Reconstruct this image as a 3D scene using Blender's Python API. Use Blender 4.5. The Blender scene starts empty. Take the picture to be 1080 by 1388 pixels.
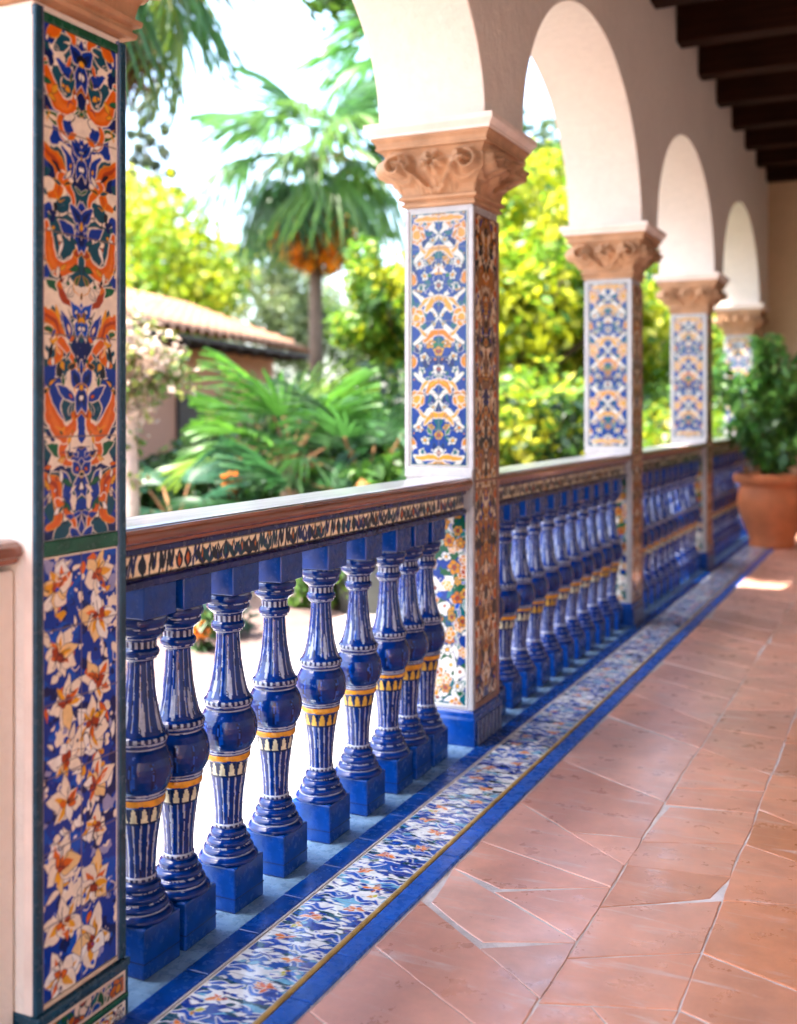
import bpy, math, random
import numpy as np
from mathutils import Vector, Matrix
random.seed(7); RNG = np.random.default_rng(11)
S = bpy.context.scene
COL = S.collection
PI = math.pi

# ------------------------------------------------------------------ camera model
TH = math.atan(700/1500.0); SN, CS = math.sin(TH), math.cos(TH)
CAMX, CAMH = 1.5, 1.255
def at(px, py, d):
    """a place in the garden, given the direction it is seen in and how far it stands"""
    l = (px-540)/1500.0*d
    return Vector((CAMX+CS*l-SN*d, SN*l+CS*d, CAMH-(py-557)/1500.0*d))
def ground_at(px, d, z=-0.12):
    p = at(px, 557, d); return Vector((p.x, p.y, z))

# ------------------------------------------------------------------ object helpers
def tag(o, label=None, cat=None, group=None, kind=None):
    if label: o['label'] = label
    if cat: o['category'] = cat
    if group: o['group'] = group
    if kind: o['kind'] = kind
    return o
def thing(name, loc=(0,0,0), rz=0.0):
    o = bpy.data.objects.new(name, None); COL.objects.link(o)
    o.empty_display_size = 0.1
    o.location = loc; o.rotation_euler = (0,0,rz)
    return o
def link(name, me, parent=None, loc=None):
    o = bpy.data.objects.new(name, me); COL.objects.link(o)
    if parent is not None: o.parent = parent
    if loc is not None: o.location = loc
    return o
def mesh(name, verts, faces, mat, smooth=False, col=None):
    me = bpy.data.meshes.new(name)
    if isinstance(faces, np.ndarray):
        v = np.asarray(verts, dtype=np.float32); nf, k = faces.shape
        me.vertices.add(len(v)); me.vertices.foreach_set('co', v.ravel())
        me.loops.add(nf*k); me.loops.foreach_set('vertex_index', faces.astype(np.int32).ravel())
        me.polygons.add(nf); me.polygons.foreach_set('loop_start', np.arange(0, nf*k, k, dtype=np.int32))
        me.update(calc_edges=True)
    else:
        me.from_pydata([tuple(map(float, p)) for p in verts], [], [tuple(int(i) for i in f) for f in faces]); me.update()
    if smooth:
        me.polygons.foreach_set('use_smooth', np.ones(len(me.polygons), dtype=bool))
    if col is not None:
        ca = me.color_attributes.new('Col', 'FLOAT_COLOR', 'POINT')
        c4 = np.ones((len(me.vertices), 4), dtype=np.float32); c4[:, :3] = col
        ca.data.foreach_set('color', c4.ravel())
    me.validate()
    if mat: me.materials.append(mat)
    return me
def bevel(o, w=0.004, seg=2, ang=35):
    m = o.modifiers.new('edge', 'BEVEL'); m.width = w; m.segments = seg
    m.limit_method = 'ANGLE'; m.angle_limit = math.radians(ang); return o

class MB:
    """collects shapes of one piece"""
    def __init__(s): s.v = []; s.f = []
    def add(s, v, f):
        n = len(s.v); s.v += [tuple(p) for p in v]; s.f += [tuple(i+n for i in q) for q in f]; return s
    def box(s, x0, x1, y0, y1, z0, z1):
        return s.add([(x0,y0,z0),(x1,y0,z0),(x1,y1,z0),(x0,y1,z0),(x0,y0,z1),(x1,y0,z1),(x1,y1,z1),(x0,y1,z1)],
                     [(0,3,2,1),(4,5,6,7),(0,1,5,4),(1,2,6,5),(2,3,7,6),(3,0,4,7)])
    def prism_y(s, prof, y0, y1):
        """outline in x,z run along y"""
        n = len(prof)
        v = [(x,y0,z) for x,z in prof]+[(x,y1,z) for x,z in prof]
        f = [(i,(i+1)%n,n+(i+1)%n,n+i) for i in range(n)]
        f += [tuple(range(n-1,-1,-1)), tuple(range(n,2*n))]
        return s.add(v, f)
    def lathe(s, prof, n=24, c=(0,0,0)):
        v = []; f = []
        for r, z in prof:
            for k in range(n):
                a = 2*PI*k/n; v.append((c[0]+r*math.cos(a), c[1]+r*math.sin(a), c[2]+z))
        for i in range(len(prof)-1):
            for k in range(n):
                k2 = (k+1)%n; f.append((i*n+k, i*n+k2, (i+1)*n+k2, (i+1)*n+k))
        f.append(tuple(range(n-1,-1,-1))); f.append(tuple((len(prof)-1)*n+k for k in range(n)))
        return s.add(v, f)
    def tube(s, pts, rad, n=8):
        pts = [Vector(p) for p in pts]; m = len(pts)
        rr = rad if isinstance(rad, (list, tuple)) else [rad]*m
        v = []; f = []
        for i, p in enumerate(pts):
            t = (pts[min(i+1,m-1)]-pts[max(i-1,0)]).normalized()
            a = t.cross(Vector((0.31,0.2,0.93)));
            if a.length < 1e-3: a = t.cross(Vector((1,0,0)))
            a.normalize(); b = t.cross(a)
            for k in range(n):
                q = p+(a*math.cos(2*PI*k/n)+b*math.sin(2*PI*k/n))*rr[i]; v.append(tuple(q))
        for i in range(m-1):
            for k in range(n):
                k2 = (k+1)%n; f.append((i*n+k, i*n+k2, (i+1)*n+k2, (i+1)*n+k))
        f.append(tuple(range(n-1,-1,-1))); f.append(tuple((m-1)*n+k for k in range(n)))
        return s.add(v, f)
    def build(s, name, mat, parent=None, smooth=False, bev=None, col=None):
        o = link(name, mesh(name, s.v, s.f, mat, smooth, col), parent)
        if bev: bevel(o, bev)
        return o

# ------------------------------------------------------------------ numpy noise
def vnoise(x, y, seed=0):
    r = np.random.default_rng(seed).random((64, 64))
    xi = np.floor(x).astype(int); yi = np.floor(y).astype(int)
    fx = x-xi; fy = y-yi; fx = fx*fx*(3-2*fx); fy = fy*fy*(3-2*fy)
    g = lambda a, b: r[a % 64, b % 64]
    return (g(xi,yi)*(1-fx)*(1-fy)+g(xi+1,yi)*fx*(1-fy)+g(xi,yi+1)*(1-fx)*fy+g(xi+1,yi+1)*fx*fy)*2-1
def fbm(x, y, seed=0, o=3):
    s = 0; a = 1.0; t = 0
    for i in range(o):
        s = s+a*vnoise(x*2**i, y*2**i, seed+i*7); t += a; a *= .5
    return s/t

# ------------------------------------------------------------------ materials
def newmat(name):
    m = bpy.data.materials.new(name); m.use_nodes = True
    nt = m.node_tree; b = nt.nodes['Principled BSDF']
    return m, nt, b
def N(nt, t, **kw):
    n = nt.nodes.new(t)
    for k, v in kw.items(): setattr(n, k, v)
    return n
def noise(nt, scale, detail=4, rough=.55, coord='Object', vec=None, stretch=None):
    tc = N(nt, 'ShaderNodeTexCoord'); n = N(nt, 'ShaderNodeTexNoise')
    n.inputs['Scale'].default_value = scale; n.inputs['Detail'].default_value = detail; n.inputs['Roughness'].default_value = rough
    src = tc.outputs[coord]
    if stretch:
        mp = N(nt, 'ShaderNodeMapping'); mp.inputs['Scale'].default_value = stretch
        nt.links.new(src, mp.inputs['Vector']); src = mp.outputs['Vector']
    nt.links.new(src, n.inputs['Vector']); return n
def ramp(nt, src, stops):
    r = N(nt, 'ShaderNodeValToRGB'); e = r.color_ramp.elements
    while len(e) < len(stops): e.new(.5)
    for q, (p, c) in zip(e, stops):
        q.position = p; q.color = (c[0], c[1], c[2], 1) if not isinstance(c, (int, float)) else (c, c, c, 1)
    nt.links.new(src, r.inputs['Fac']); return r
def mixc(nt, a, b, fac, mode='MIX'):
    m = N(nt, 'ShaderNodeMix', data_type='RGBA', blend_type=mode)
    for s, v in ((0, fac), (6, a), (7, b)):
        if hasattr(v, 'is_output') or isinstance(v, bpy.types.NodeSocket): nt.links.new(v, m.inputs[s])
        elif s == 0: m.inputs[0].default_value = v
        else: m.inputs[s].default_value = (v[0], v[1], v[2], 1)
    return m.outputs[2]
def bump(nt, b, h, strength=.3, dist=.01, prev=None):
    n = N(nt, 'ShaderNodeBump'); n.inputs['Strength'].default_value = strength; n.inputs['Distance'].default_value = dist
    nt.links.new(h, n.inputs['Height'])
    if prev is not None: nt.links.new(prev, n.inputs['Normal'])
    nt.links.new(n.outputs['Normal'], b.inputs['Normal']); return n.outputs['Normal']
def simple(name, c, rough=.6, var=.25, scale=8, bs=.2, bd=.004, bscale=60, metal=0, coat=0, stretch=None):
    m, nt, b = newmat(name)
    n = noise(nt, scale, 5, .6, stretch=stretch)
    r = ramp(nt, n.outputs['Fac'], [(.3, [x*(1-var) for x in c]), (.7, [min(1, x*(1+var)) for x in c])])
    nt.links.new(r.outputs['Color'], b.inputs['Base Color'])
    b.inputs['Roughness'].default_value = rough; b.inputs['Metallic'].default_value = metal
    b.inputs['Coat Weight'].default_value = coat; b.inputs['Coat Roughness'].default_value = .08
    n2 = noise(nt, bscale, 3, .5, stretch=stretch); bump(nt, b, n2.outputs['Fac'], bs, bd)
    return m
def painted(name, rough=.16, coat=.5, var=.18, relief=.35, wave=.12, spec=.4):
    """glazed ceramic: the pattern painted on the piece, uneven glaze over it"""
    m, nt, b = newmat(name)
    a = N(nt, 'ShaderNodeAttribute', attribute_name='Col')
    n = noise(nt, 55, 4, .6)
    r = ramp(nt, n.outputs['Fac'], [(.25, 1-var), (.75, 1+var*.6)])
    c = mixc(nt, a.outputs['Color'], r.outputs['Color'], 1.0, 'MULTIPLY')
    nt.links.new(c, b.inputs['Base Color'])
    n3 = noise(nt, 30, 3, .5); rr = ramp(nt, n3.outputs['Fac'], [(.3, rough*.6), (.75, rough*1.7)])
    nt.links.new(rr.outputs['Color'], b.inputs['Roughness'])
    b.inputs['Coat Weight'].default_value = coat; b.inputs['Coat Roughness'].default_value = .05
    b.inputs['Specular IOR Level'].default_value = spec
    bw = N(nt, 'ShaderNodeRGBToBW'); nt.links.new(a.outputs['Color'], bw.inputs['Color'])
    p = bump(nt, b, bw.outputs['Val'], relief, .0015)
    n2 = noise(nt, 38, 2, .5); bump(nt, b, n2.outputs['Fac'], wave, .006, p)
    return m

M = {}
def plaster_mat(name, c, dirt):
    m, nt, b = newmat(name)
    n = noise(nt, 1.3, 6, .62); n1 = noise(nt, 22, 4, .6)
    r = ramp(nt, n.outputs['Fac'], [(.28, [x*dirt for x in c]), (.62, c)])
    r2 = ramp(nt, n1.outputs['Fac'], [(.3, .93), (.7, 1.0)])
    nt.links.new(mixc(nt, r.outputs['Color'], r2.outputs['Color'], 1.0, 'MULTIPLY'), b.inputs['Base Color'])
    b.inputs['Roughness'].default_value = .85
    n2 = noise(nt, 9, 6, .7); p = bump(nt, b, n2.outputs['Fac'], .35, .025)
    n3 = noise(nt, 120, 2, .5); bump(nt, b, n3.outputs['Fac'], .12, .003, p)
    return m
M['plaster'] = plaster_mat('smooth pinkish lime plaster', (.82, .73, .64), .92)
M['plaster_tan'] = plaster_mat('ochre plaster', (.62, .45, .27), .82)
M['stucco'] = plaster_mat('salmon stucco', (.60, .29, .18), .8)
M['stone'] = simple('carved terracotta stone', (.44, .245, .13), .75, .25, 9, .5, .006, 70)
M['stone_pale'] = simple('pale rubbed stone', (.80, .67, .58), .75, .12, 7, .3, .004, 60)
M['wood'] = simple('varnished red brown timber', (.20, .058, .024), .26, .45, 6, .25, .003, 22, coat=.6, stretch=(8, .5, 8))
M['beam'] = simple('dark stained beam timber', (.022, .007, .003), .7, .4, 5, .35, .006, 16, stretch=(.6, 8, 8))
M['beam'].node_tree.nodes['Principled BSDF'].inputs['Specular IOR Level'].default_value = .08
M['deck'] = simple('dark ceiling boards', (.020, .010, .006), .7, .4, 5, .3, .005, 20)
M['glaze'] = painted('painted majolica glaze', .18, .12, spec=.25)
M['glaze_turned'] = painted('glaze on turned balusters', .10, .3, .35, .3, .5, .25)
M['glaze_floor'] = painted('painted floor tile glaze', .22, .35, .2, .4, .2)
def blue_glaze(name, c, rough=.2, grime=.5):
    m, nt, b = newmat(name)
    n = noise(nt, 14, 5, .65)
    r = ramp(nt, n.outputs['Fac'], [(.25, [x*grime for x in c]), (.55, c), (.8, [min(1, x*1.25+.004) for x in c])])
    nt.links.new(r.outputs['Color'], b.inputs['Base Color'])
    n3 = noise(nt, 40, 4, .6); rr = ramp(nt, n3.outputs['Fac'], [(.3, rough*.7), (.7, rough*1.7)])
    nt.links.new(rr.outputs['Color'], b.inputs['Roughness'])
    b.inputs['Coat Weight'].default_value = .1; b.inputs['Coat Roughness'].default_value = .1; b.inputs['Specular IOR Level'].default_value = .35
    n2 = noise(nt, 45, 3, .5); bump(nt, b, n2.outputs['Fac'], .18, .004)
    return m
M['cobalt'] = blue_glaze('cobalt blue glaze', (.0, .044, .26))
M['navy'] = blue_glaze('navy blue glaze', (.008, .014, .10))
M['sky_tile'] = blue_glaze('weathered light blue tile', (.17, .30, .46), .25, .45)
M['band_blue'] = blue_glaze('bright blue border tile', (.010, .11, .52), .24, .6)
M['teal_trim'] = blue_glaze('dark teal trim tile', (.010, .05, .085), .2)
M['green_trim'] = blue_glaze('bottle green trim tile', (.008, .085, .038), .2)
M['white_trim'] = blue_glaze('white glazed trim', (.44, .425, .43), .2, .8)
M['cream_trim'] = blue_glaze('cream glazed trim', (.62, .47, .33), .3, .7)
M['grey_trim'] = blue_glaze('grey blue trim tile', (.12, .14, .24), .25, .6)
M['gold_line'] = blue_glaze('ochre edging glaze', (.50, .33, .10), .3, .5)
M['rust_trim'] = simple('weathered copper brown trim', (.24, .115, .075), .45, .4, 30, .5, .004, 70)
def floor_mat():
    m, nt, b = newmat('handmade terracotta floor tile')
    a = N(nt, 'ShaderNodeAttribute', attribute_name='Col')
    n = noise(nt, 7, 6, .65); r = ramp(nt, n.outputs['Fac'], [(.3, .78), (.7, 1.14)])
    c = mixc(nt, a.outputs['Color'], r.outputs['Color'], 1.0, 'MULTIPLY')
    # limewash scuffs, long and thin
    mp = N(nt, 'ShaderNodeMapping'); mp.inputs['Rotation'].default_value = (0, 0, .65); mp.inputs['Scale'].default_value = (2.2, 16, 1)
    tc = N(nt, 'ShaderNodeTexCoord'); nt.links.new(tc.outputs['Object'], mp.inputs['Vector'])
    n1 = N(nt, 'ShaderNodeTexNoise'); n1.inputs['Scale'].default_value = 1.6; n1.inputs['Detail'].default_value = 8; n1.inputs['Roughness'].default_value = .72
    n1.inputs['Distortion'].default_value = .6
    nt.links.new(mp.outputs['Vector'], n1.inputs['Vector'])
    r1 = ramp(nt, n1.outputs['Fac'], [(.55, 0.0), (.72, .8)])
    c = mixc(nt, c, (.74, .62, .58), r1.outputs['Color'])
    n4 = noise(nt, 2.6, 5, .6); r4 = ramp(nt, n4.outputs['Fac'], [(.52, 0.0), (.75, .16)])
    c = mixc(nt, c, (.68, .50, .46), r4.outputs['Color'])
    nt.links.new(c, b.inputs['Base Color'])
    b.inputs['Specular IOR Level'].default_value = .9; b.inputs['Coat Weight'].default_value = .35; b.inputs['Coat Roughness'].default_value = .28
    n3 = noise(nt, 11, 5, .6); rr = ramp(nt, n3.outputs['Fac'], [(.3, .22), (.7, .46)])
    nt.links.new(rr.outputs['Color'], b.inputs['Roughness'])
    n2 = noise(nt, 5, 7, .6); p = bump(nt, b, n2.outputs["Fac"], .16, .012)
    n5 = noise(nt, 90, 3, .5); bump(nt, b, n5.outputs['Fac'], .1, .002, p)
    return m
M['floor'] = floor_mat()
M['grout'] = simple('pale lime grout', (.66, .60, .58), .8, .22, 12, .5, .004, 80)
M['paving'] = simple('pale limestone paving', (.34, .31, .285), .8, .2, 2, .3, .01, 20)
M['path'] = simple('pink gravel path', (.15, .098, .084), .9, .2, 5, .4, .02, 40)
M['soil'] = simple('dark garden soil', (.055, .04, .025), .95, .4, 3, .5, .03, 20)
M['pot'] = simple('terracotta pot clay', (.62, .18, .06), .6, .2, 5, .3, .005, 40)
M['pot_blue'] = blue_glaze('blue glazed pot', (.03, .06, .30), .2)
M['pot_dark'] = simple('dark weathered pot', (.05, .055, .05), .5, .3, 6, .3, .005, 30)
M['bark'] = simple('rough brown bark', (.13, .085, .055), .9, .4, 8, .8, .03, 25, stretch=(1, 1, .25))
M['bark_pale'] = simple('pale peeling bark', (.62, .47, .40), .85, .25, 7, .6, .02, 20)
M['thatch'] = simple('dead palm thatch', (.26, .13, .055), .9, .4, 9, .5, .02, 30)
M['rooftile'] = simple('sunbleached clay roof tile', (.66, .32, .18), .8, .35, 5, .4, .01, 30)
M['dark_wood'] = simple('dark eave timber', (.035, .02, .014), .7, .3, 6)
def leafmat(name, trans=.35, rough=.6):
    m, nt, b = newmat(name)
    a = N(nt, 'ShaderNodeAttribute', attribute_name='Col')
    nt.links.new(a.outputs['Color'], b.inputs['Base Color']); b.inputs['Roughness'].default_value = rough
    t = N(nt, 'ShaderNodeBsdfTranslucent'); nt.links.new(a.outputs['Color'], t.inputs['Color'])
    mx = N(nt, 'ShaderNodeMixShader'); mx.inputs[0].default_value = trans
    nt.links.new(b.outputs[0], mx.inputs[1]); nt.links.new(t.outputs[0], mx.inputs[2])
    nt.links.new(mx.outputs[0], nt.nodes['Material Output'].inputs['Surface']); return m
M['leaf'] = leafmat('leaf', .5, .38)
M['leaf_glossy'] = leafmat('glossy leaf', .2, .3)

# ------------------------------------------------------------------ the tile painter
def lin(r, g, b):
    f = lambda c: (c/255/12.92) if c/255 <= .04045 else ((c/255+.055)/1.055)**2.4
    return np.array((f(r), f(g), f(b)))
CREAM = lin(238,224,203); WHITE = lin(240,236,228); ORANGE = lin(216,100,16); RUST = lin(160,58,22); YEL = lin(226,160,34)
BLUE = lin(0,50,150); COB = lin(0,76,184); NAVY = lin(0,24,88); TEAL = lin(8,72,92); GREEN = lin(18,92,56); INK = lin(14,16,34); SKYB = lin(70,130,190)
TURQ = lin(30,120,120)
class Canvas:
    def __init__(s, w, h, res, mirror=False, warp=.006, wscale=22, seed=0):
        s.nx = max(2, int(round(w/res))); s.ny = max(2, int(round(h/res))); s.w, s.h = w, h
        u, v = np.meshgrid(np.linspace(0, w, s.nx+1), np.linspace(0, h, s.ny+1))
        s.u0, s.v0 = u.ravel(), v.ravel()
        uu = np.abs(s.u0-w/2) if mirror else s.u0
        s.U = uu+warp*fbm(uu*wscale, s.v0*wscale, seed+3)+.25*warp*fbm(s.u0*wscale*2, s.v0*wscale*2, seed+91)
        s.V = s.v0+warp*fbm(uu*wscale+9, s.v0*wscale+5, seed+4)+.25*warp*fbm(s.u0*wscale*2, s.v0*wscale*2, seed+77)
        s.C = np.zeros((len(u.ravel()), 3)); s.seed = seed; s.aa = res*.5
    def fill(s, c): s.C[:] = c
    def put(s, sd, c, idx=None):
        a = np.clip(.5-sd/(2*s.aa), 0, 1)[:, None]
        if idx is None: s.C = s.C*(1-a)+np.asarray(c)*a
        else: s.C[idx] = s.C[idx]*(1-a)+np.asarray(c)*a
    def near(s, x0, x1, y0, y1):
        return np.nonzero((s.U > x0) & (s.U < x1) & (s.V > y0) & (s.V < y1))[0]
    def layered(s, sd, c, out, ow, core, idx):
        if out is not None: s.put(sd-ow, out, idx)
        s.put(sd, c, idx)
        if core is not None: s.put(sd+core[1], core[0], idx)
    def stroke(s, pts, r, c, out=None, ow=.002, core=None):
        pts = np.asarray(pts, float); r = np.broadcast_to(np.asarray(r, float), (len(pts),)) if np.ndim(r) == 0 else np.interp(np.linspace(0,1,len(pts)), np.linspace(0,1,len(r)), r)
        p = r.max()+ow+.004
        i = s.near(pts[:,0].min()-p, pts[:,0].max()+p, pts[:,1].min()-p, pts[:,1].max()+p)
        if not len(i): return
        x, y = s.U[i], s.V[i]; sd = np.full(len(i), 9.)
        for k in range(len(pts)-1):
            a, b = pts[k], pts[k+1]; d = b-a; L = max(1e-9, d@d)
            t = np.clip(((x-a[0])*d[0]+(y-a[1])*d[1])/L, 0, 1)
            sd = np.minimum(sd, np.hypot(x-a[0]-t*d[0], y-a[1]-t*d[1])-(r[k]*(1-t)+r[k+1]*t))
        s.layered(sd, c, out, ow, core, i)
    def petal(s, cx, cy, ang, L, W, c, out=None, ow=.002, core=None, p=.8):
        m = L+W+ow+.004; i = s.near(cx-m, cx+m, cy-m, cy+m)
        if not len(i): return
        x, y = s.U[i]-cx, s.V[i]-cy; ca, sa = math.cos(ang), math.sin(ang)
        a = (x*ca+y*sa)/L; b = -x*sa+y*ca
        q = np.clip(a, 0.0001, .9999)
        wd = W*np.sin(PI*q**p)
        sd = np.abs(b)-wd; sd = np.where(a < 0, np.hypot(a*L, b), sd); sd = np.where(a > 1, np.hypot((a-1)*L, b), sd)
        s.layered(sd, c, out, ow, core, i)
    def disc(s, cx, cy, r, c, out=None, ow=.002, core=None):
        m = r+ow+.004; i = s.near(cx-m, cx+m, cy-m, cy+m)
        if len(i): s.layered(np.hypot(s.U[i]-cx, s.V[i]-cy)-r, c, out, ow, core, i)
    def flower(s, cx, cy, r, n, c, cen, out=None, ow=.002, core=None, a0=0., w=.42, cr=.3):
        for k in range(n):
            s.petal(cx, cy, a0+2*PI*k/n, r, r*w, c, out, ow, core, 1.1)
        s.disc(cx, cy, r*cr, cen, out, ow)
    def blotch(s, scale, thr, c, seed, width=.06, sy=1.0):
        f = fbm(s.U*scale, s.V*scale*sy, s.seed+seed, 3); s.put((thr-f)*.1, c)
    def vlines(s, us, hw, c):
        for q in us: s.put(np.abs(s.u0-q)-hw, c)
    def hlines(s, vs, hw, c):
        for q in vs: s.put(np.abs(s.v0-q)-hw, c)
    def border(s, wd, c):
        d = np.minimum(np.minimum(s.u0, s.w-s.u0), np.minimum(s.v0, s.h-s.v0)); s.put(d-wd, c)
    def faces(s):
        i, j = np.meshgrid(np.arange(s.nx), np.arange(s.ny)); a = (j*(s.nx+1)+i).ravel()
        return np.stack([a, a+1, a+s.nx+2, a+s.nx+1], 1)
    def mesh(s, name, o, du, dv, mat=None, bow=0.0):
        o, du, dv = map(np.array, (o, du, dv)); n = np.cross(du, dv)
        P = o+s.u0[:, None]*du+s.v0[:, None]*dv
        return mesh(name, P, s.faces(), mat or M['glaze'], False, s.C)
def arc(cx, cy, r, a0, a1, n=10, ry=None):
    t = np.linspace(a0, a1, n); return np.stack([cx+r*np.cos(t), cy+(ry or r)*np.sin(t)], 1)
def curve(p, n=14):
    """smooth curve through the given points"""
    p = np.asarray(p, float); t = np.linspace(0, len(p)-1, n)
    q = np.vstack([2*p[0]-p[1], p, 2*p[-1]-p[-2]]); o = []
    for a in t:
        k = min(int(a), len(p)-2); f = a-k; p0, p1, p2, p3 = q[k:k+4]
        o.append(.5*(2*p1+(p2-p0)*f+(2*p0-5*p1+4*p2-p3)*f*f+(3*p1-p0-3*p2+p3)*f**3))
    return np.array(o)
def spiral(cx, cy, r, turns, a0, d=1, n=26):
    t = np.linspace(0, 1, n); a = a0+d*turns*2*PI*t; q = r*(1-.82*t); return np.stack([cx+q*np.cos(a), cy+q*np.sin(a)], 1)

def paint_arabesque(w, h, res, seed):
    """big mirrored scrollwork, orange acanthus and blue lilies on dark teal and cream"""
    c = Canvas(w, h, res, True, .010, 24, seed); R = random.Random(seed); H = w/2
    c.fill(CREAM)
    c.blotch(15, .04, TEAL, 1); c.blotch(19, .22, BLUE, 5); c.blotch(24, .34, NAVY, 9)
    P = .315; v = -.12; k = 0
    while v < h+.1:
        o = lambda a, b: (a, v+b)
        # leaves, dark teal with pale edging
        for (a, b, an, L, W, cc) in ((.05,.03,1.9,.07,.019,TEAL),(.075,.12,2.5,.06,.016,TEAL),(.03,.19,1.1,.065,.016,BLUE),(.085,.25,-2.2,.06,.014,TEAL),(.055,.285,.4,.05,.013,GREEN),(.02,.075,.5,.055,.013,BLUE),(.09,.02,1.2,.05,.012,NAVY)):
            c.petal(a, v+b, an, L, W, cc, CREAM, .0028)
        # the great S scroll
        c.stroke(curve([o(.098,.09), o(.088,.045), o(.06,.012), o(.028,.02), o(.02,.045)]), [.006,.013,.016,.011,.005], ORANGE, CREAM, .003, (lin(226,120,36), .009))
        c.stroke(curve([o(.02,.045), o(.004,.058), o(-.01,.062)]), [.006,.008,.01], RUST, YEL, .002)
        c.stroke(curve([o(.1,.235), o(.075,.225), o(.062,.19), o(.07,.155), o(.092,.145)]), [.012,.013,.012,.009,.005], ORANGE, YEL, .002, (RUST, .009))
        c.stroke(curve([o(.062,.19), o(.04,.17), o(.024,.15), o(.022,.128)]), [.009,.008,.006,.004], ORANGE, CREAM, .0025)
        c.stroke(curve([o(.03,.26), o(.05,.27), o(.06,.295), o(.045,.315)]), [.005,.009,.008,.004], RUST if k % 2 else ORANGE, CREAM, .0025)
        # lilies on the axis
        for b, cc, s in ((.10, BLUE, 1.0), (.235, COB if k % 2 else BLUE, .85)):
            for an in (PI/2, PI/2-.75, -PI/2+.25):
                c.petal(0., v+b, an, .052*s, .0145*s, cc, CREAM, .0022, (NAVY, .0085))
            c.disc(0, v+b, .006, YEL, INK, .0012)
            c.disc(0, v+b-.022*s, .005, WHITE, INK, .001)
        for _ in range(9):
            c.disc(R.uniform(.008, .095), v+R.uniform(0, P), R.uniform(.002, .0045), R.choice([YEL, CREAM, ORANGE, GREEN, WHITE]), INK, .0009)
        for _ in range(5):
            a, b = R.uniform(.01,.09), v+R.uniform(0, P); an = R.uniform(0, 6.28)
            c.petal(a, b, an, R.uniform(.015,.03), R.uniform(.003,.006), R.choice([CREAM, WHITE, YEL]), INK, .001)
        v += P; k += 1
    for _ in range(70):
        a, b = R.uniform(.004, H), R.uniform(0, h); an = R.uniform(0, 6.28)
        c.petal(a, b, an, R.uniform(.016,.034), R.uniform(.0025,.006), R.choice([TEAL, BLUE, INK, ORANGE, YEL, GREEN, CREAM]), R.choice([CREAM, YEL, INK]), .0012)
    for _ in range(40):
        a, b = R.uniform(.004, H), R.uniform(0, h); an = R.uniform(0, 6.28); l = R.uniform(.01,.03)
        c.stroke(curve([(a,b),(a+l*.5*math.cos(an),b+l*.5*math.sin(an)),(a+l*math.cos(an+.9),b+l*math.sin(an+.9))],6), [.0006,.0016,.0006], R.choice([INK, INK, NAVY, YEL]))
    for q in (.2,.4,.6,.8): c.put(np.abs(c.v0-h*q)-.0013, lin(120,104,92))
    d = np.minimum(c.u0, w-c.u0); c.put(d-.0035, CREAM)
    return c
def paint_flowerwall(w, h, res, seed):
    """clusters of cream and orange blossom on a broken blue ground"""
    c = Canvas(w, h, res, False, .008, 26, seed); R = random.Random(seed)
    c.fill(BLUE); c.blotch(26, .18, COB, 3); c.blotch(34, .3, NAVY, 8); c.blotch(38, .36, CREAM, 12); c.blotch(30, .47, lin(150,150,190), 21)
    for k in range(70):
        a, b = R.uniform(0, w), R.uniform(0, h)
        c.petal(a, b, R.uniform(0, 6.28), R.uniform(.02,.04), R.uniform(.004,.01), R.choice([CREAM, CREAM, WHITE, YEL, ORANGE]), NAVY, .0012)
    b = .045; k = 0
    while b < h+.02:
        for a in (.055+R.uniform(-.012,.012), .148+R.uniform(-.012,.012)):
            bb = b+R.uniform(-.02,.02)+(.03 if a > .1 else 0); r = R.uniform(.048,.064); n = R.choice([6,7,8]); a0 = R.uniform(0, 2)
            for j in range(n):
                an = a0+2*PI*j/n+R.uniform(-.2,.2); cc = R.choice([CREAM, CREAM, CREAM, WHITE, lin(236,200,140)])
                c.petal(a+R.uniform(-.006,.006), bb+R.uniform(-.006,.006), an, r*R.uniform(.6,1.1), r*R.uniform(.2,.36), cc, NAVY, .0014)
                if R.random() < .55: c.petal(a, bb, an+R.uniform(-.15,.15), r*.72, r*.13, R.choice([YEL, ORANGE, YEL]), None)
            for j in range(4):
                c.petal(a+R.uniform(-.006,.006), bb, R.uniform(0,6.28), R.uniform(.014,.024), R.uniform(.006,.0085), R.choice([RUST, ORANGE, RUST]), INK, .0009)
            for j in range(4):
                an = R.uniform(0,6.28); c.stroke([(a,bb),(a+.03*math.cos(an),bb+.03*math.sin(an))], .0009, INK)
        b += .105; k += 1
    for _ in range(90):
        c.disc(R.uniform(0,w), R.uniform(0,h), R.uniform(.002,.0055), R.choice([BLUE, COB, CREAM, NAVY, WHITE, YEL]), None)
    for _ in range(40):
        a, b = R.uniform(0,w), R.uniform(0,h); an = R.uniform(0, 6.28)
        c.stroke(curve([(a,b),(a+.012*math.cos(an),b+.012*math.sin(an)),(a+.02*math.cos(an+.8),b+.02*math.sin(an+.8))],6), .0012, R.choice([INK, NAVY, CREAM]))
    d = np.minimum(np.minimum(c.u0, w-c.u0), c.h-c.v0); c.put(d-.003, CREAM)
    if h > .3: c.hlines([h*q/6 for q in range(1,6)], .0012, lin(110,100,110)); c.vlines([w/2], .0010, lin(110,100,110))
    return c
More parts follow.
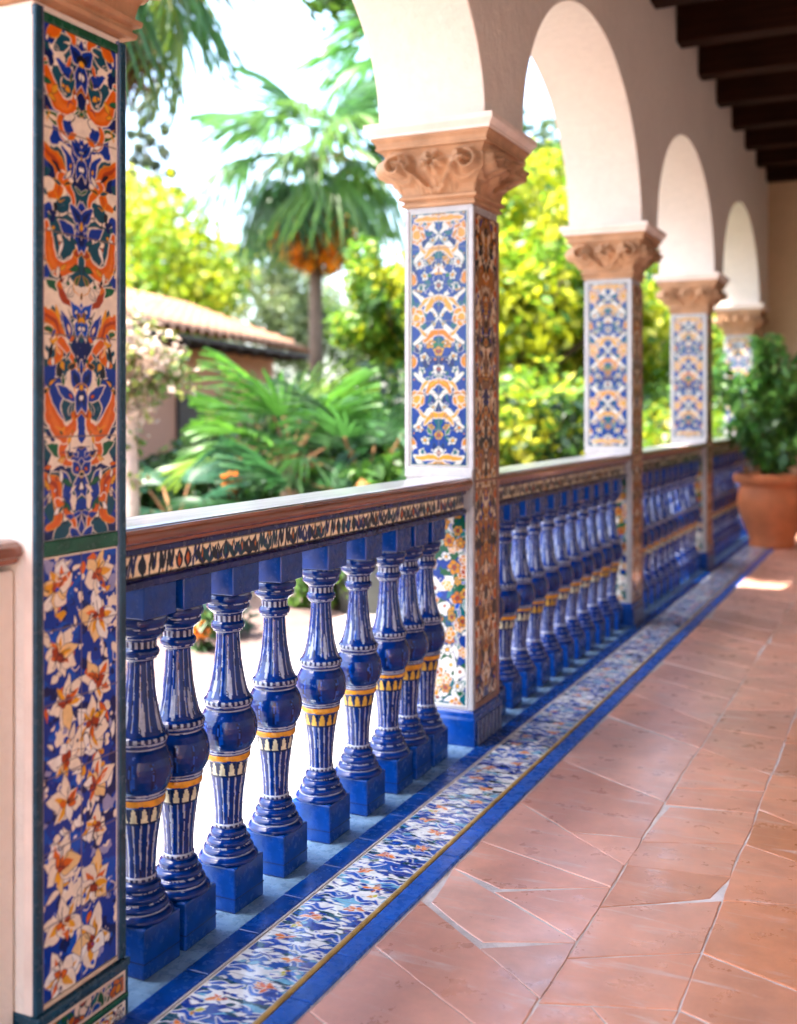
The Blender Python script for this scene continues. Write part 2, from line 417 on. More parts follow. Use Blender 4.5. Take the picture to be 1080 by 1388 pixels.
def paint_lozenge(w, h, res, seed, grid=True):
    """blue medallions linked by white scrolls with orange blossom, mirrored"""
    c = Canvas(w, h, res, True, .008, 30, seed); R = random.Random(seed)
    CB, BL, OR, YO, WH, TQ = np.array((0,.040,.27)), np.array((0,.016,.14)), np.array((.62,.19,.006)), np.array((.68,.32,.03)), np.array((.74,.70,.63)), np.array((.0,.11,.14))
    c.fill(CB); c.blotch(20, .2, BL, 2); c.blotch(26, .36, TQ, 6)
    P = .315; v = h-.085-3*P; k = 0; H = w/2
    while v < h+.1:
        j = lambda a=.006: R.uniform(-a, a)
        # linking white scrolls
        for sg, ys in ((1, .10), (-1, -.10)):
            c.stroke(curve([(0, v), (.030+j(), v+sg*.030), (.062+j(), v+sg*.066), (.10, v+ys)]), [.004,.010,.011,.007], WH, TQ, .003)
            c.stroke(curve([(.03, v+sg*.075), (.055, v+sg*.062+j()), (.078, v+sg*.035)]), [.003,.006,.003], YO, WH, .003)
        c.flower(H*.80, v+j(), .038, 6, OR, YO, WH, .004, (YO, .009), .3, .42, .4)
        c.disc(H*1.0, v+.150, .027, OR, WH, .003, (np.array((.72,.27,.015)), .010))
        c.stroke(curve([(0, v+.075),(.026, v+.062),(.050, v+.026)]), [.010,.012,.006], OR if k % 2 else YO, WH, .004, (YO, .006))
        c.stroke(curve([(0, v-.055),(.03, v-.060),(.056, v-.088)]), [.009,.010,.005], YO if k % 2 else OR, WH, .003)
        for a, b, r, n, cc, ce in ((0,.118,.024,6,WH,RUST),(0,.185,.022,5,YO,RUST),(.055,.160,.019,5,WH,YO),(.036,.215,.018,5,YO,OR),(.082,.208,.020,6,WH,OR),(.07,.115,.016,5,WH,TQ),(.022,-.025,.012,5,WH,YO)):
            c.flower(a+(j(.004) if a else 0), v+b+j(.004), r*R.uniform(.85,1.15), n, cc, ce, TQ, .0025, None, R.random()*2 if a else PI/2, .4, .36)
        for _ in range(9):
            c.petal(R.uniform(0,H), v+R.uniform(0,P), R.uniform(0,6.28), R.uniform(.018,.036), R.uniform(.004,.008), R.choice([TQ,WH,CB,np.array((.01,.16,.07)),BL]), R.choice([WH,TQ]), .0016)
        for _ in range(16): c.disc(R.uniform(0,H), v+R.uniform(0,P), R.uniform(.0015,.0045), R.choice([WH, WH, YO, OR]), TQ, .001)
        v += P; k += 1
    for b in (.03, h-.03):
        c.stroke([(0,b),(.04,b+.004),(.09,b)], [.006,.010,.006], YO, WH, .004)
    for _ in range(int(h*60)):
        a, b = R.uniform(0,H), R.uniform(0,h); c.stroke(curve([(a,b),(a+R.uniform(-.012,.012),b+.008),(a+R.uniform(-.016,.016),b+.016)],6), .0011, R.choice([TQ, BL, WH]))
    c.border(.004, WH); c.put(np.abs(np.minimum(np.minimum(c.u0, w-c.u0), np.minimum(c.v0, h-c.v0))-.0065)-.0018, TQ)
    if grid: c.hlines([h*k/7 for k in range(1,7)], .0013, np.array((.16,.18,.22))); c.vlines([w/2], .0010, np.array((.16,.18,.22)))
    return c
def paint_posy(w, h, res, seed):
    """dense posies, orange flowers, green leaves, blue stems on white"""
    c = Canvas(w, h, res, False, .006, 24, seed); R = random.Random(seed)
    c.fill(np.array((0,.04,.27))); c.blotch(17, .05, np.array((.005,.09,.05)), 2); c.blotch(20, .12, WHITE, 27); c.blotch(24, .2, np.array((0,.11,.14)), 7); c.blotch(28, .28, np.array((.005,.10,.04)), 17)
    for _ in range(40):
        a, b = R.uniform(0,w), R.uniform(0,h); an = R.uniform(0,6.28); l = R.uniform(.03,.06)
        c.stroke(curve([(a,b),(a+l*.5*math.cos(an),b+l*.5*math.sin(an)),(a+l*math.cos(an+.7),b+l*math.sin(an+.7))],8), [.004,.002], R.choice([COB,BLUE,TURQ]), WHITE, .0025)
    for _ in range(46):
        c.petal(R.uniform(0,w), R.uniform(0,h), R.uniform(0,6.28), R.uniform(.03,.05), R.uniform(.008,.012), R.choice([GREEN,TURQ,COB,WHITE,GREEN]), R.choice([WHITE,BLUE]), .002)
    n = int(w*h*420)
    for k in range(n):
        a, b = R.uniform(.01,w-.01), h*(k+R.random())/n
        c.flower(a, b, R.uniform(.017,.030), R.choice([5,6]), R.choice([np.array((.62,.17,.006)),np.array((.66,.24,.01)),WHITE,YEL]), R.choice([RUST,YEL]), R.choice([WHITE,TEAL]), .003, None, R.random()*3, .44, .3)
    c.border(.006, WHITE)
    return c
def paint_brocade(w, h, res, seed):
    """dense small ochre and indigo brocade"""
    c = Canvas(w, h, res, True, .010, 30, seed); R = random.Random(seed)
    c.fill(lin(138,100,74)); c.blotch(22, .05, INK, 1, sy=.6); c.blotch(30, .2, lin(160,100,52), 5, sy=.6); c.blotch(34, .16, lin(232,206,172), 9, sy=.6); c.blotch(26, .36, NAVY, 14, sy=.6)
    for _ in range(int(h*150)):
        a, b = R.uniform(0,w/2), R.uniform(0,h); an = R.uniform(.6,2.5)
        c.petal(a, b, an, R.uniform(.018,.045), R.uniform(.003,.007), R.choice([lin(216,130,50), INK, lin(235,210,176), lin(235,210,176), BLUE, lin(186,126,60)]), INK, .001)
    for k in range(int(h/.13)+1):
        c.flower(0, .06+.13*k, .022, 6, lin(205,150,80), RUST, INK, .002, None, PI/2)
        c.disc(w*.45, .125+.13*k, .016, lin(190,90,30), lin(205,180,150), .004)
    c.border(.005, lin(120,90,80)); c.hlines([h*k/9 for k in range(1,9)], .0011, lin(80,60,60))
    return c
def paint_frieze(L, h, res, seed):
    """ink leaves and flames on cream, between ink lines"""
    c = Canvas(L, h, res, False, .0035, 60, seed); R = random.Random(seed)
    c.fill(lin(250,228,188)); c.blotch(40, .45, lin(206,150,90), 4)
    a = .008
    while a < L:
        t = R.random(); dk = R.choice([INK, INK, NAVY, TEAL*.6])
        if t < .45:
            for an in (PI/2, PI/2+.6, PI/2-.6): c.petal(a, h*.04, an, h*.95, h*.17, dk, None)
            c.petal(a, h*.3, PI/2, h*.45, h*.055, R.choice([lin(206,120,50), CREAM]), None)
        elif t < .72:
            c.stroke(curve([(a-.012,h*.05),(a-.002,h*.9),(a+.004,h*.3),(a+.014,h*.95)],12), [.003,.006,.004], dk, CREAM, .0010)
        else:
            c.petal(a, h*.03, PI/2, h*.95, h*.27, dk, CREAM, .0012, (R.choice([lin(190,90,30), TEAL, dk]), .008))
        for _ in range(2): c.petal(a+R.uniform(-.014,.014), h*R.uniform(.0,.6), R.uniform(.8,2.3), h*.42, h*.06, R.choice([INK, INK, NAVY]), None)
        a += R.uniform(.026,.037)
    c.hlines([0, h], .003, INK)
    return c
def paint_strip(w, L, ry, seed):
    """meander border: u across the strip, v along it; strokes lie across"""
    c = Canvas(w, L, .0024, False, .006, 26, seed)
    c.ny = int(L/ry); u, v = np.meshgrid(np.linspace(0,w,c.nx+1), np.linspace(0,L,c.ny+1)); c.u0, c.v0 = u.ravel(), v.ravel()
    c.U = c.u0+.008*fbm(c.u0*20, c.v0*20, seed+3); c.V = c.v0+.008*fbm(c.u0*20+9, c.v0*20+5, seed+4); c.C = np.zeros((len(c.u0),3))
    R = random.Random(seed); PW = lin(240,243,243)
    c.fill(PW); c.blotch(11, -.02, lin(20,84,176), 2, sy=2.6); c.blotch(14, .20, BLUE, 6, sy=2.6); c.blotch(13, .36, TEAL, 11, sy=2.6); c.blotch(12, .36, lin(110,180,215), 15, sy=2.4)
    P = .21; b = 0.; k = 0; late = []
    while b < L:
        for m in (-1, 1):      # facing scrolls of each tile
            f = lambda q: (w/2+m*q[0]*w/.185, b+q[1]+R.uniform(-.004,.004))
            c.stroke(curve([f((.085,.02)), f((.06,.035)), f((.035,.022)), f((.012,.04))]), [.003,.008,.007,.003], COB, PW, .0035)
            c.stroke(curve([f((.088,.085)), f((.055,.075)), f((.04,.098)), f((.01,.088))]), [.003,.007,.006,.002], BLUE, PW, .0035)
            c.stroke(curve([f((.085,.15)), f((.06,.165)), f((.03,.15)), f((.008,.17))]), [.003,.008,.006,.003], COB, PW, .0035)
            for q in ((.06,.055,.2),(.03,.065,.5),(.07,.125,-.2),(.025,.125,.3),(.06,.19,.2),(.03,.195,-.3)):
                x, y = f(q[:2]); c.petal(x, y, q[2]+(0 if m > 0 else PI), R.uniform(.022,.036), R.uniform(.005,.008), R.choice([PW,PW,TEAL,lin(120,178,205),BLUE]), NAVY, .0012)
        for q in (((.03,.105) if k % 2 else (-.035,.10)), ((-.04,.19) if k % 2 else (.04,.185))):
            x, y = w/2+q[0], b+q[1]; late.append((x, y))
            for _ in range(5): c.petal(x+R.uniform(-.006,.006), y+R.uniform(-.004,.004), R.uniform(0,6.28), R.uniform(.018,.028), R.uniform(.005,.0075), R.choice([ORANGE,ORANGE,lin(235,130,40),RUST]), PW, .0015)
            c.disc(x, y, .005, YEL)
        x, y = w/2+(.05 if k % 2 else -.05), b+.05
        for _ in range(4): c.petal(x, y, R.uniform(0,6.28), .02, .006, R.choice([YEL,lin(200,195,70),GREEN,TURQ]), PW, .0015)
        b += P; k += 1
    for k in range(int(L*170)):
        a, b = R.uniform(0,w), R.uniform(0,L)
        c.petal(a, b, R.choice([0,PI])+R.uniform(-.35,.6), R.uniform(.022,.05), R.uniform(.004,.0085), R.choice([PW,PW,PW,PW,PW,COB,COB,TEAL,BLUE]), None)
    for k in range(int(L*45)):
        a, b = R.uniform(0,w), R.uniform(0,L); an = R.choice([0,PI])+R.uniform(-.4,.6); l = R.uniform(.014,.034)
        c.stroke(curve([(a,b),(a+l*.5*math.cos(an),b+l*.4*math.sin(an)+.003),(a+l*math.cos(an),b+l*math.sin(an))],7), [.0008,.0026,.0008], R.choice([NAVY,BLUE,PW,PW,TEAL,COB,lin(150,190,215)]))
    for x, y in late:
        for _ in range(4): c.petal(x+R.uniform(-.008,.008), y+R.uniform(-.004,.004), R.choice([0,PI])+R.uniform(-.8,.8), R.uniform(.018,.030), R.uniform(.0045,.007), R.choice([np.array((.80,.21,.01)),np.array((.80,.21,.01)),np.array((.85,.33,.03)),ORANGE]), PW, .0012)
    c.put(np.minimum(c.u0, w-c.u0)-.0035, WHITE)
    k = P
    while k < L: c.put(np.abs(c.v0-k)-.0010, lin(120,140,160)); k += P
    return c

# ------------------------------------------------------------------ layout (metres; arcade runs along y, its inner face is x = 0)
CW = .27
COLY = [1.593, 3.867, 6.417, 8.967, 11.72]
CWID = [.256, .27, .27, .27, .27]
ZS, ZA = 2.02, 2.337
NB = ['nearest', 'second', 'third', 'farthest']

# ------------------------------------------------------------------ ground and floor
def sheet(name, x0, x1, y0, y1, z, mat, sub=1):
    return link(name, mesh(name, [(x0,y0,z),(x1,y0,z),(x1,y1,z),(x0,y1,z)], [(0,1,2,3)], mat))
tag(sheet('garden_ground', -160, -.345, -120, 220, -.13, M['soil']), kind='structure')
def slabs():
    mb = MB(); x = -1.93
    R = random.Random(2)
    while x < -.40:
        w = .78; y = -6+R.uniform(0,.5)
        while y < 20:
            l = R.uniform(.9,1.3); mb.box(x+.004, x+w-.004, y+.004, y+l-.004, -.16, -.10+R.uniform(-.002,.002)); y += l
        x += .79
    return mb
tag(slabs().build('terrace_paving', M['paving']), kind='structure')
tag(link('garden_path', mesh('garden_path', [(-6.2,-8,-.118),(-1.94,-8,-.118),(-1.94,22,-.118),(-6.2,22,-.118)], [(0,1,2,3)], M['path'])), kind='structure')
mb = MB(); mb.box(-.344, 8, -6, 12.35, -.30, -.0022)
tag(mb.build('floor_bed', M['grout']), kind='structure')

def clip(poly, p, n):
    """keep the side of the line (through p, normal n) where the normal points"""
    out = []
    for i in range(len(poly)):
        a, b = poly[i], poly[(i+1) % len(poly)]
        da = (a[0]-p[0])*n[0]+(a[1]-p[1])*n[1]; db = (b[0]-p[0])*n[0]+(b[1]-p[1])*n[1]
        if da >= 0: out.append(a)
        if da*db < 0:
            t = da/(da-db); out.append((a[0]+(b[0]-a[0])*t, a[1]+(b[1]-a[1])*t))
    return out
def cut(polys, a, b):
    d = (b[0]-a[0], b[1]-a[1]); n = (-d[1], d[0]); o = []
    for q in polys:
        for s in (1, -1):
            r = clip(q, a, (n[0]*s, n[1]*s))
            if len(r) >= 3: o.append(r)
    return o
def area(q): return abs(sum(q[i][0]*q[(i+1)%len(q)][1]-q[(i+1)%len(q)][0]*q[i][1] for i in range(len(q))))/2
def floor_tiles():
    R = random.Random(5); V = []; F = []; C = []
    xs = [.348, .775, 1.052, 1.36, 1.75, 2.15, 2.55, 2.95, 3.35]
    known = {0: [(2.02,1.80),(2.33,2.06),(2.60,2.27),(2.82,2.552),(3.03,2.881),(3.381,3.035),(3.85,3.583),(4.50,4.212)],
             1: [(2.02,2.08),(2.25,2.35),(2.46,2.62),(2.75,2.92),(3.035,3.08),(3.22,3.33),(3.56,3.60),(4.212,4.0)],
             2: [(1.98,1.86),(2.35,2.22),(2.62,2.50),(2.92,3.02),(3.33,3.18),(3.64,3.42),(4.0,4.08)]}
    sub = {0: [((.584,2.427),(.792,2.552)), ((.535,2.742),(.782,2.881)), ((.55,3.2),(.78,3.25))]}
    for ci in range(len(xs)-1):
        x0, x1 = xs[ci], xs[ci+1]
        lines = list(known.get(ci, [])); y = lines[0] if lines else (-5.5, -5.5)
        if lines:
            a = lines[0]
            while min(a) > -5: a = (a[0]-R.uniform(.28,.45), a[1]-R.uniform(.28,.45)); lines.insert(0, a)
        else: lines = [(-5.6,-5.5)]
        while max(lines[-1]) < 12.2:
            m = sum(lines[-1])/2+R.uniform(.30,.40); s = -R.uniform(.13,.19) if ci == 0 else R.choice([-1,1,1])*R.uniform(.01,.06)
            a = (max(m-s, lines[-1][0]+.1), max(m+s, lines[-1][1]+.1)); lines.append(a)
        for k in range(len(lines)-1):
            (a0,a1), (b0,b1) = lines[k], lines[k+1]
            if b0 > 12.3 or b1 > 12.3: b0 = b1 = 12.34
            polys = [[(x0,a0),(x1,a1),(x1,b1),(x0,b0)]]
            hit = False
            for (p, q) in sub.get(ci, []):
                m = ((p[0]+q[0])/2, (p[1]+q[1])/2)
                lo = a0+(a1-a0)*(m[0]-x0)/(x1-x0); hi = b0+(b1-b0)*(m[0]-x0)/(x1-x0)
                if lo < m[1] < hi: polys = cut(polys, p, q); hit = True
            if not hit and R.random() < .12:
                t = R.uniform(.25,.75); p = (x0+(x1-x0)*t, (a0+b1)/2); an = R.choice([.9,-.9,.3,-.4])+R.uniform(-.2,.2)
                polys = cut(polys, p, (p[0]+math.cos(an), p[1]+math.sin(an)))
            for q in polys:
                if area(q) < .002: continue
                cx = sum(p[0] for p in q)/len(q); cy = sum(p[1] for p in q)/len(q)
                g = R.uniform(.0016,.0031)
                # pull corners in; now and then a corner is broken off and filled with grout
                P = []
                for p in q:
                    d = math.hypot(p[0]-cx, p[1]-cy)+1e-6; e = g*1.6+(R.uniform(.015,.035) if R.random() < .03 and area(q) > .03 else 0)
                    P.append((p[0]+(cx-p[0])/d*e, p[1]+(cy-p[1])/d*e))
                E = []
                for i in range(len(P)):
                    a, b = P[i], P[(i+1)%len(P)]; L = math.hypot(b[0]-a[0], b[1]-a[1]); n = max(2, int(L/.035)); bow = R.uniform(-.004,.004)
                    nx, ny = -(b[1]-a[1])/max(L,1e-6), (b[0]-a[0])/max(L,1e-6)
                    for j in range(n):
                        t = j/n; w = (bow*math.sin(PI*t)+R.uniform(-.0012,.0012)*(0 < j)); E.append((a[0]+(b[0]-a[0])*t+nx*w, a[1]+(b[1]-a[1])*t+ny*w))
                z = R.uniform(-.0004,.0008); tx, ty = R.uniform(-.003,.003), R.uniform(-.003,.003)
                n0 = len(V); m = len(E)
                # worn rim: top ring slightly inside, sunk edge ring
                for (s, dz) in ((1.0,-.010),(1.0,-.0012),(.985,0.0)):
                    for p in E:
                        xx, yy = cx+(p[0]-cx)*s, cy+(p[1]-cy)*s
                        V.append((xx, yy, z+dz+tx*(xx-cx)+ty*(yy-cy)))
                V.append((cx, cy, z+.0004))
                for r in range(2):
                    for i in range(m): F.append((n0+r*m+i, n0+r*m+(i+1)%m, n0+(r+1)*m+(i+1)%m, n0+(r+1)*m+i))
                for i in range(m): F.append((n0+2*m+i, n0+2*m+(i+1)%m, n0+3*m))
                t = R.random(); base = np.array((.70,.32,.215))*(1-t)+np.array((.73,.395,.30))*t
                ow = min(1, max(0, (cx-.62)/.5))*min(1, max(0, (6.5-cy)/3.5))*R.uniform(.55,1.0); base = base*(1-ow)+np.array((.64,.235,.095))*ow
                base = base*R.uniform(.86,1.12); C += [base]*(3*m+1)
    return V, F, np.array(C)
v, f, c = floor_tiles()
tag(link('floor', mesh('floor', v, f, M['floor'], False, c)), kind='structure')

# border of painted tiles let into the floor, between blue bands
Y0, Y1 = -3.0, 12.34
mb = MB(); mb.box(-.335, .019, Y0, Y1, -.02, .001); o = mb.build('balustrade_sill', M['sky_tile']); tag(o, kind='structure')
mb = MB(); y = Y0
while y < Y1: mb.box(.0215, .084, y+.0012, min(Y1, y+.21)-.0012, -.02, .008); y += .21
tag(mb.build('inner_blue_band', M['cobalt'], bev=.004), kind='structure')
mb = MB(); y = Y0
while y < Y1: mb.box(.290, .345, y+.0012, min(Y1, y+.21)-.0012, -.02, .006); y += .21
tag(mb.build('outer_blue_band', M['band_blue'], bev=.005), kind='structure')
mb = MB(); mb.prism_y([(.276,-.01),(.2885,-.01),(.2885,.007),(.285,.010),(.279,.010),(.276,.007)], Y0, Y1)
tag(mb.build('ochre_edging', M['gold_line'], smooth=False), kind='structure')
mb = MB(); mb.box(.0845, .0895, Y0, Y1, -.02, .007); tag(mb.build('white_edging', M['white_trim']), kind='structure')
A = paint_strip(.185, 2.9, .0027, 5); B = paint_strip(.185, 2.9, .009, 6)
P = []; F = []; C = []; n = 0
for cv, y, flip in ((A,1.45,0),(B,4.35,0),(B,7.25,1),(B,10.15,0),(B,-1.45,1),(B,-4.35,0)):
    vv = cv.v0 if not flip else cv.h-cv.v0
    ff = cv.faces() if not flip else cv.faces()[:, ::-1]
    pts = np.stack([.0905+cv.u0, y+vv, np.full(len(vv), .0035)], 1)
    if y+cv.h > Y1: pts[:,1] = np.minimum(pts[:,1], Y1)
    P.append(pts); F.append(ff+n); C.append(cv.C); n += len(vv)
tag(link('border_tiles', mesh('border_tiles', np.vstack(P), np.vstack(F), M['glaze_floor'], False, np.vstack(C))), kind='structure')

# ------------------------------------------------------------------ arcade wall with its arches
def arcade():
    xi, xo = .08, -.35; top = 4.02
    V = []; Fc = []
    piers = [(-3.2,-2.8)]+[(-1.10,-.67)]+[(y+w/2-.215, y+w/2+.215) for y, w in zip(COLY[:4], CWID)]+[(COLY[4]+CWID[4]/2-.215, 12.35)]
    def q(a,b,c,d):
        n = len(V); V.extend([a,b,c,d]); Fc.append((n,n+1,n+2,n+3))
    for (a, b) in piers:
        z = ZA
        q((xi,a,z),(xi,b,z),(xi,b,top),(xi,a,top)); q((xo,b,z),(xo,a,z),(xo,a,top),(xo,b,top)); q((xo,a,z),(xo,b,z),(xi,b,z),(xi,a,z))
    for ai, ((a0, a), (b, b1)) in enumerate(zip(piers[:-1], piers[1:])):
        rise = (.62,.62,.62,.84,.80,.80)[ai]; c = (a+b)/2; r = (b-a)/2; n = 56
        pts = [(c-r*math.cos(PI*k/n), ZA+rise*math.sin(PI*k/n)) for k in range(n+1)]
        for (y0,z0),(y1,z1) in zip(pts[:-1], pts[1:]):
            q((xi,y0,z0),(xi,y1,z1),(xi,y1,top),(xi,y0,top)); q((xo,y1,z1),(xo,y0,z0),(xo,y0,top),(xo,y1,top)); q((xo,y0,z0),(xo,y1,z1),(xi,y1,z1),(xi,y0,z0))
    q((xo,-3.2,ZA),(xi,-3.2,ZA),(xi,-3.2,top),(xo,-3.2,top)); q((xo,-3.2,top),(xi,-3.2,top),(xi,12.35,top),(xo,12.35,top))
    return V, Fc
v, f = arcade(); me = mesh('arcade_wall', v, f, M['plaster'])
import bmesh
bm = bmesh.new(); bm.from_mesh(me); bmesh.ops.remove_doubles(bm, verts=bm.verts, dist=1e-5); bmesh.ops.recalc_face_normals(bm, faces=bm.faces); bm.to_mesh(me); bm.free()
o = link('arcade_wall', me); bevel(o, .007, 3, 40)
tag(o, 'pinkish white plaster wall of round arches carried on the tiled columns', 'wall')
# other walls of the gallery
mb = MB(); mb.box(-.348, 3.6, 12.35, 12.65, -.1, 4.02); mb.box(-.30, .04, COLY[4]+CWID[4]+.012, 12.349, -.1, ZA+.03); o = mb.build('end_wall', M['plaster_tan'])
tag(o, 'ochre plaster wall closing the far end of the gallery behind the terracotta pot', 'wall')
mb = MB(); mb.box(3.36, 3.66, -6, 12.349, -.1, 4.02); o = mb.build('house_wall', M['plaster'])
tag(o, 'long plain plaster wall on the side of the gallery away from the arches', 'wall')
mb = MB(); mb.box(-.349, 3.66, -3.2, 12.65, 4.021, 4.12); tag(mb.build('ceiling', M['deck']), kind='structure')
bys = [6.62+.80*k for k in range(-12, 8)]
names = ['end beam against the ochre wall', 'second', 'third', 'fourth', 'fifth', 'sixth', 'seventh', 'eighth', 'ninth', 'tenth']
proto = None
for k, y in enumerate(reversed(bys)):
    if y < 4.6 and k % 2: continue
    mb = MB()
    if proto is None:
        mb.box(.082, 3.355, -.075, .075, 0, .35); proto = o = mb.build('ceiling_beam', M['beam'], bev=.008)
    else:
        o = proto.copy(); COL.objects.link(o)
    o.location = (0, y, 3.67)
    j = k
    lab = 'dark timber ceiling beam nearest the ochre end wall' if j == 0 else 'dark timber ceiling beam, %s counted from the ochre end wall' % (['','second','third','fourth','fifth','sixth','seventh','eighth','ninth','tenth','eleventh','twelfth','thirteenth','fourteenth','fifteenth','sixteenth','seventeenth','eighteenth','nineteenth','twentieth'][j])
    tag(o, lab, 'beam', 'dark beams across the gallery ceiling')
# unseen eave added to block the sun, cut short for the floor patch
mb = MB()
for q0, q1 in ((-6, 6.90),): mb.prism_y([(-.36,3.80),(-.36,3.92),(-1.32,3.76),(-1.32,3.64)], q0, q1)
o = mb.build('sun_block_eave', M['dark_wood']); tag(o, 'added eave, out of view, keeping sun off the garden side of the arches', 'eave')

# ------------------------------------------------------------------ carved capitals
def capital_mesh():
    ns, ntt = 56, 34; V = []; F = []
    t = np.linspace(0, 1, ntt+1); s = np.linspace(-1, 1, ns+1)
    def relief(s, t):
        h = np.zeros(np.broadcast(s, t).shape)-.009
        for sx in (-1, 1):   # volutes near the corners
            dx = (s-sx*.70)/.30; dy = (t-.62)/.34; r = np.hypot(dx, dy); a = np.arctan2(dy, dx*sx)
            w = np.clip(1.15-r, 0, 1)**.5; spi = np.cos(2*PI*(r*1.6-a/(2*PI)))
            h += np.where(r < 1.15, .016*w+.012*spi*np.clip(1.3-r,0,1), 0)
            c = np.abs(t-(.05+.75*np.clip((sx*s-.05)/.55,0,1)**1.6))   # stem rising to the volute
            h += .017*np.exp(-(c/.075)**2)*((sx*s > .02) & (sx*s < .62))
        dx = s/.26; dy = (t-.66)/.30; r = np.hypot(dx, dy); a = np.arctan2(dy, dx)   # rosette
        h += np.where(r < 1, .020*np.sqrt(np.clip(1-r*r,0,1))*(.65+.35*np.cos(6*a))-.008*np.exp(-(r/.22)**2), 0)
        for q in (-.38, 0, .38):   # acanthus tips along the foot
            dx = (s-q)/.17; h += .013*np.clip(1-dx*dx, 0, 1)*np.clip(1-t/.42, 0, 1)**.6*(.7+.3*np.cos(9*dx))
        return h
    base = .148+.064*np.sin(PI/2*np.clip(t/.62,0,1))**1.2+.006*np.sin(PI*np.clip((t-.3)/.7,0,1))
    z = 2.03+(2.068-2.02+t*.188)*.89
    tt, ss = np.meshgrid(t, s, indexing='ij')
    rel = 2.6*relief(ss, tt); edge = 2.6*relief(np.full(ntt+1, 1.0), t)
    edge = edge*np.clip(t*4,0,1)*np.clip((1-t)*6,0,1); rel = rel*np.clip(tt*5,0,1)*np.clip((1-tt)*6,0,1)
    for k in range(4):
        ca, sa = math.cos(k*PI/2), math.sin(k*PI/2); n0 = len(V)
        for i in range(ntt+1):
            for j in range(ns+1):
                a = s[j]*(base[i]+edge[i]); b = -(base[i]+rel[i,j]); V.append((a*ca-b*sa, a*sa+b*ca, z[i]))
        for i in range(ntt):
            for j in range(ns):
                q = n0+i*(ns+1)+j; F.append((q, q+1, q+ns+2, q+ns+1))
    return mesh('carved_bell', V, F, M['stone'], True)
CZ = lambda z: 2.03+(z-2.02)*.89 if z > 2.01 else z
def ring_loft(prof):
    """square moulding: list of (half width, z)"""
    mb = MB(); V = []; F = []
    for h, z in prof: z = CZ(z); V += [(-h,-h,z),(h,-h,z),(h,h,z),(-h,h,z)]
    for i in range(len(prof)-1):
        for k in range(4): F.append((4*i+k, 4*i+(k+1)%4, 4*i+4+(k+1)%4, 4*i+4+k))
    F.append((3,2,1,0)); n = 4*len(prof)-4; F.append((n,n+1,n+2,n+3)); return mb.add(V, F)
BELL = capital_mesh()
NECK = ring_loft([(.137,2.02),(.150,2.022),(.152,2.034),(.144,2.038),(.144,2.046),(.158,2.052),(.160,2.064),(.150,2.069)])
BAND = ring_loft([(.213,2.2565),(.224,2.2568),(.226,2.264),(.222,2.270),(.226,2.285),(.236,2.298),(.238,2.304),(.2375,2.3055)])
ABAC = ring_loft([(.236,2.306),(.243,2.3062),(.244,2.318),(.256,2.334),(.260,2.340),(.260,2.362),(.257,2.3645)])
def add_capital(root, first=[None]):
    if first[0] is None:
        cap = link('capital', BELL, root)
        a = NECK.build('neck_moulding', M['stone'], cap, bev=.002); b = BAND.build('upper_moulding', M['stone'], cap, bev=.002); d = ABAC.build('abacus', M['stone_pale'], cap, bev=.003)
        first[0] = cap
    else:
        cap = first[0].copy(); COL.objects.link(cap); cap.parent = root
        for ch in list(first[0].children):
            q = ch.copy(); COL.objects.link(q); q.parent = cap

# ------------------------------------------------------------------ tiled columns
FW = CW-.036
_c = paint_lozenge(FW+.002, .965, .0028, 21); _c.C *= .70
FRONT_UP = _c.mesh('upper_tile_panel', (-(FW+.002)/2, -CW/2-.004, 1.045), (1,0,0), (0,0,1))
_c = paint_posy(FW-.002, .735, .0032, 31); _c.C *= .72
FRONT_LOW = _c.mesh('lower_tile_panel', (-(FW-.002)/2, -CW/2-.004, .145), (1,0,0), (0,0,1))
SIDE = paint_brocade(FW-.004, 1.845, .0034, 41).mesh('brocade_tile_panel', (CW/2+.004, -(FW-.004)/2, .155), (0,1,0), (0,0,1))
def corner_trims(w, h0, h1, t=.018, p=.006):
    mb = MB(); a = w/2
    for sx in (-1,1):
        for sy in (-1,1):
            x0, x1 = sorted((sx*(a-t), sx*(a+p))); y0, y1 = sorted((sy*(a-t), sy*(a+p))); mb.box(x0,x1,y0,y1,h0,h1)
    return mb
def column_base(root, w):
    a = w/2
    mb = ring_loft([(a+.004,.0),(a+.016,.0),(a+.016,.098),(a+.012,.108),(a+.012,.124),(a+.006,.132),(a+.0,.133)])
    o = mb.build('base', M['cobalt'], root, bev=.003)
    mb = MB(); n = 7
    for k in range(n):   # flutes on the gallery face
        y = -a+(k+.5)*w/n; mb.box(a+.017, a+.022, y-w/n*.30, y+w/n*.30, .006, .094)
    mb.build('fluting', M['grey_trim'], o, bev=.002)
    mb = MB(); mb.box(-.003, .003, -a-.0185, -a-.0155, .004, .096); mb.build('joint', M['white_trim'], o)
proto = None
lbl = [None,
 'tall tiled column with blue and orange panels, nearest of those ending the balustrade',
 'tiled column between the second and third bays of blue balusters',
 'slightly blurred pale tiled column at the end of the third baluster bay',
 'farthest tiled column, half hidden behind the potted shrub']
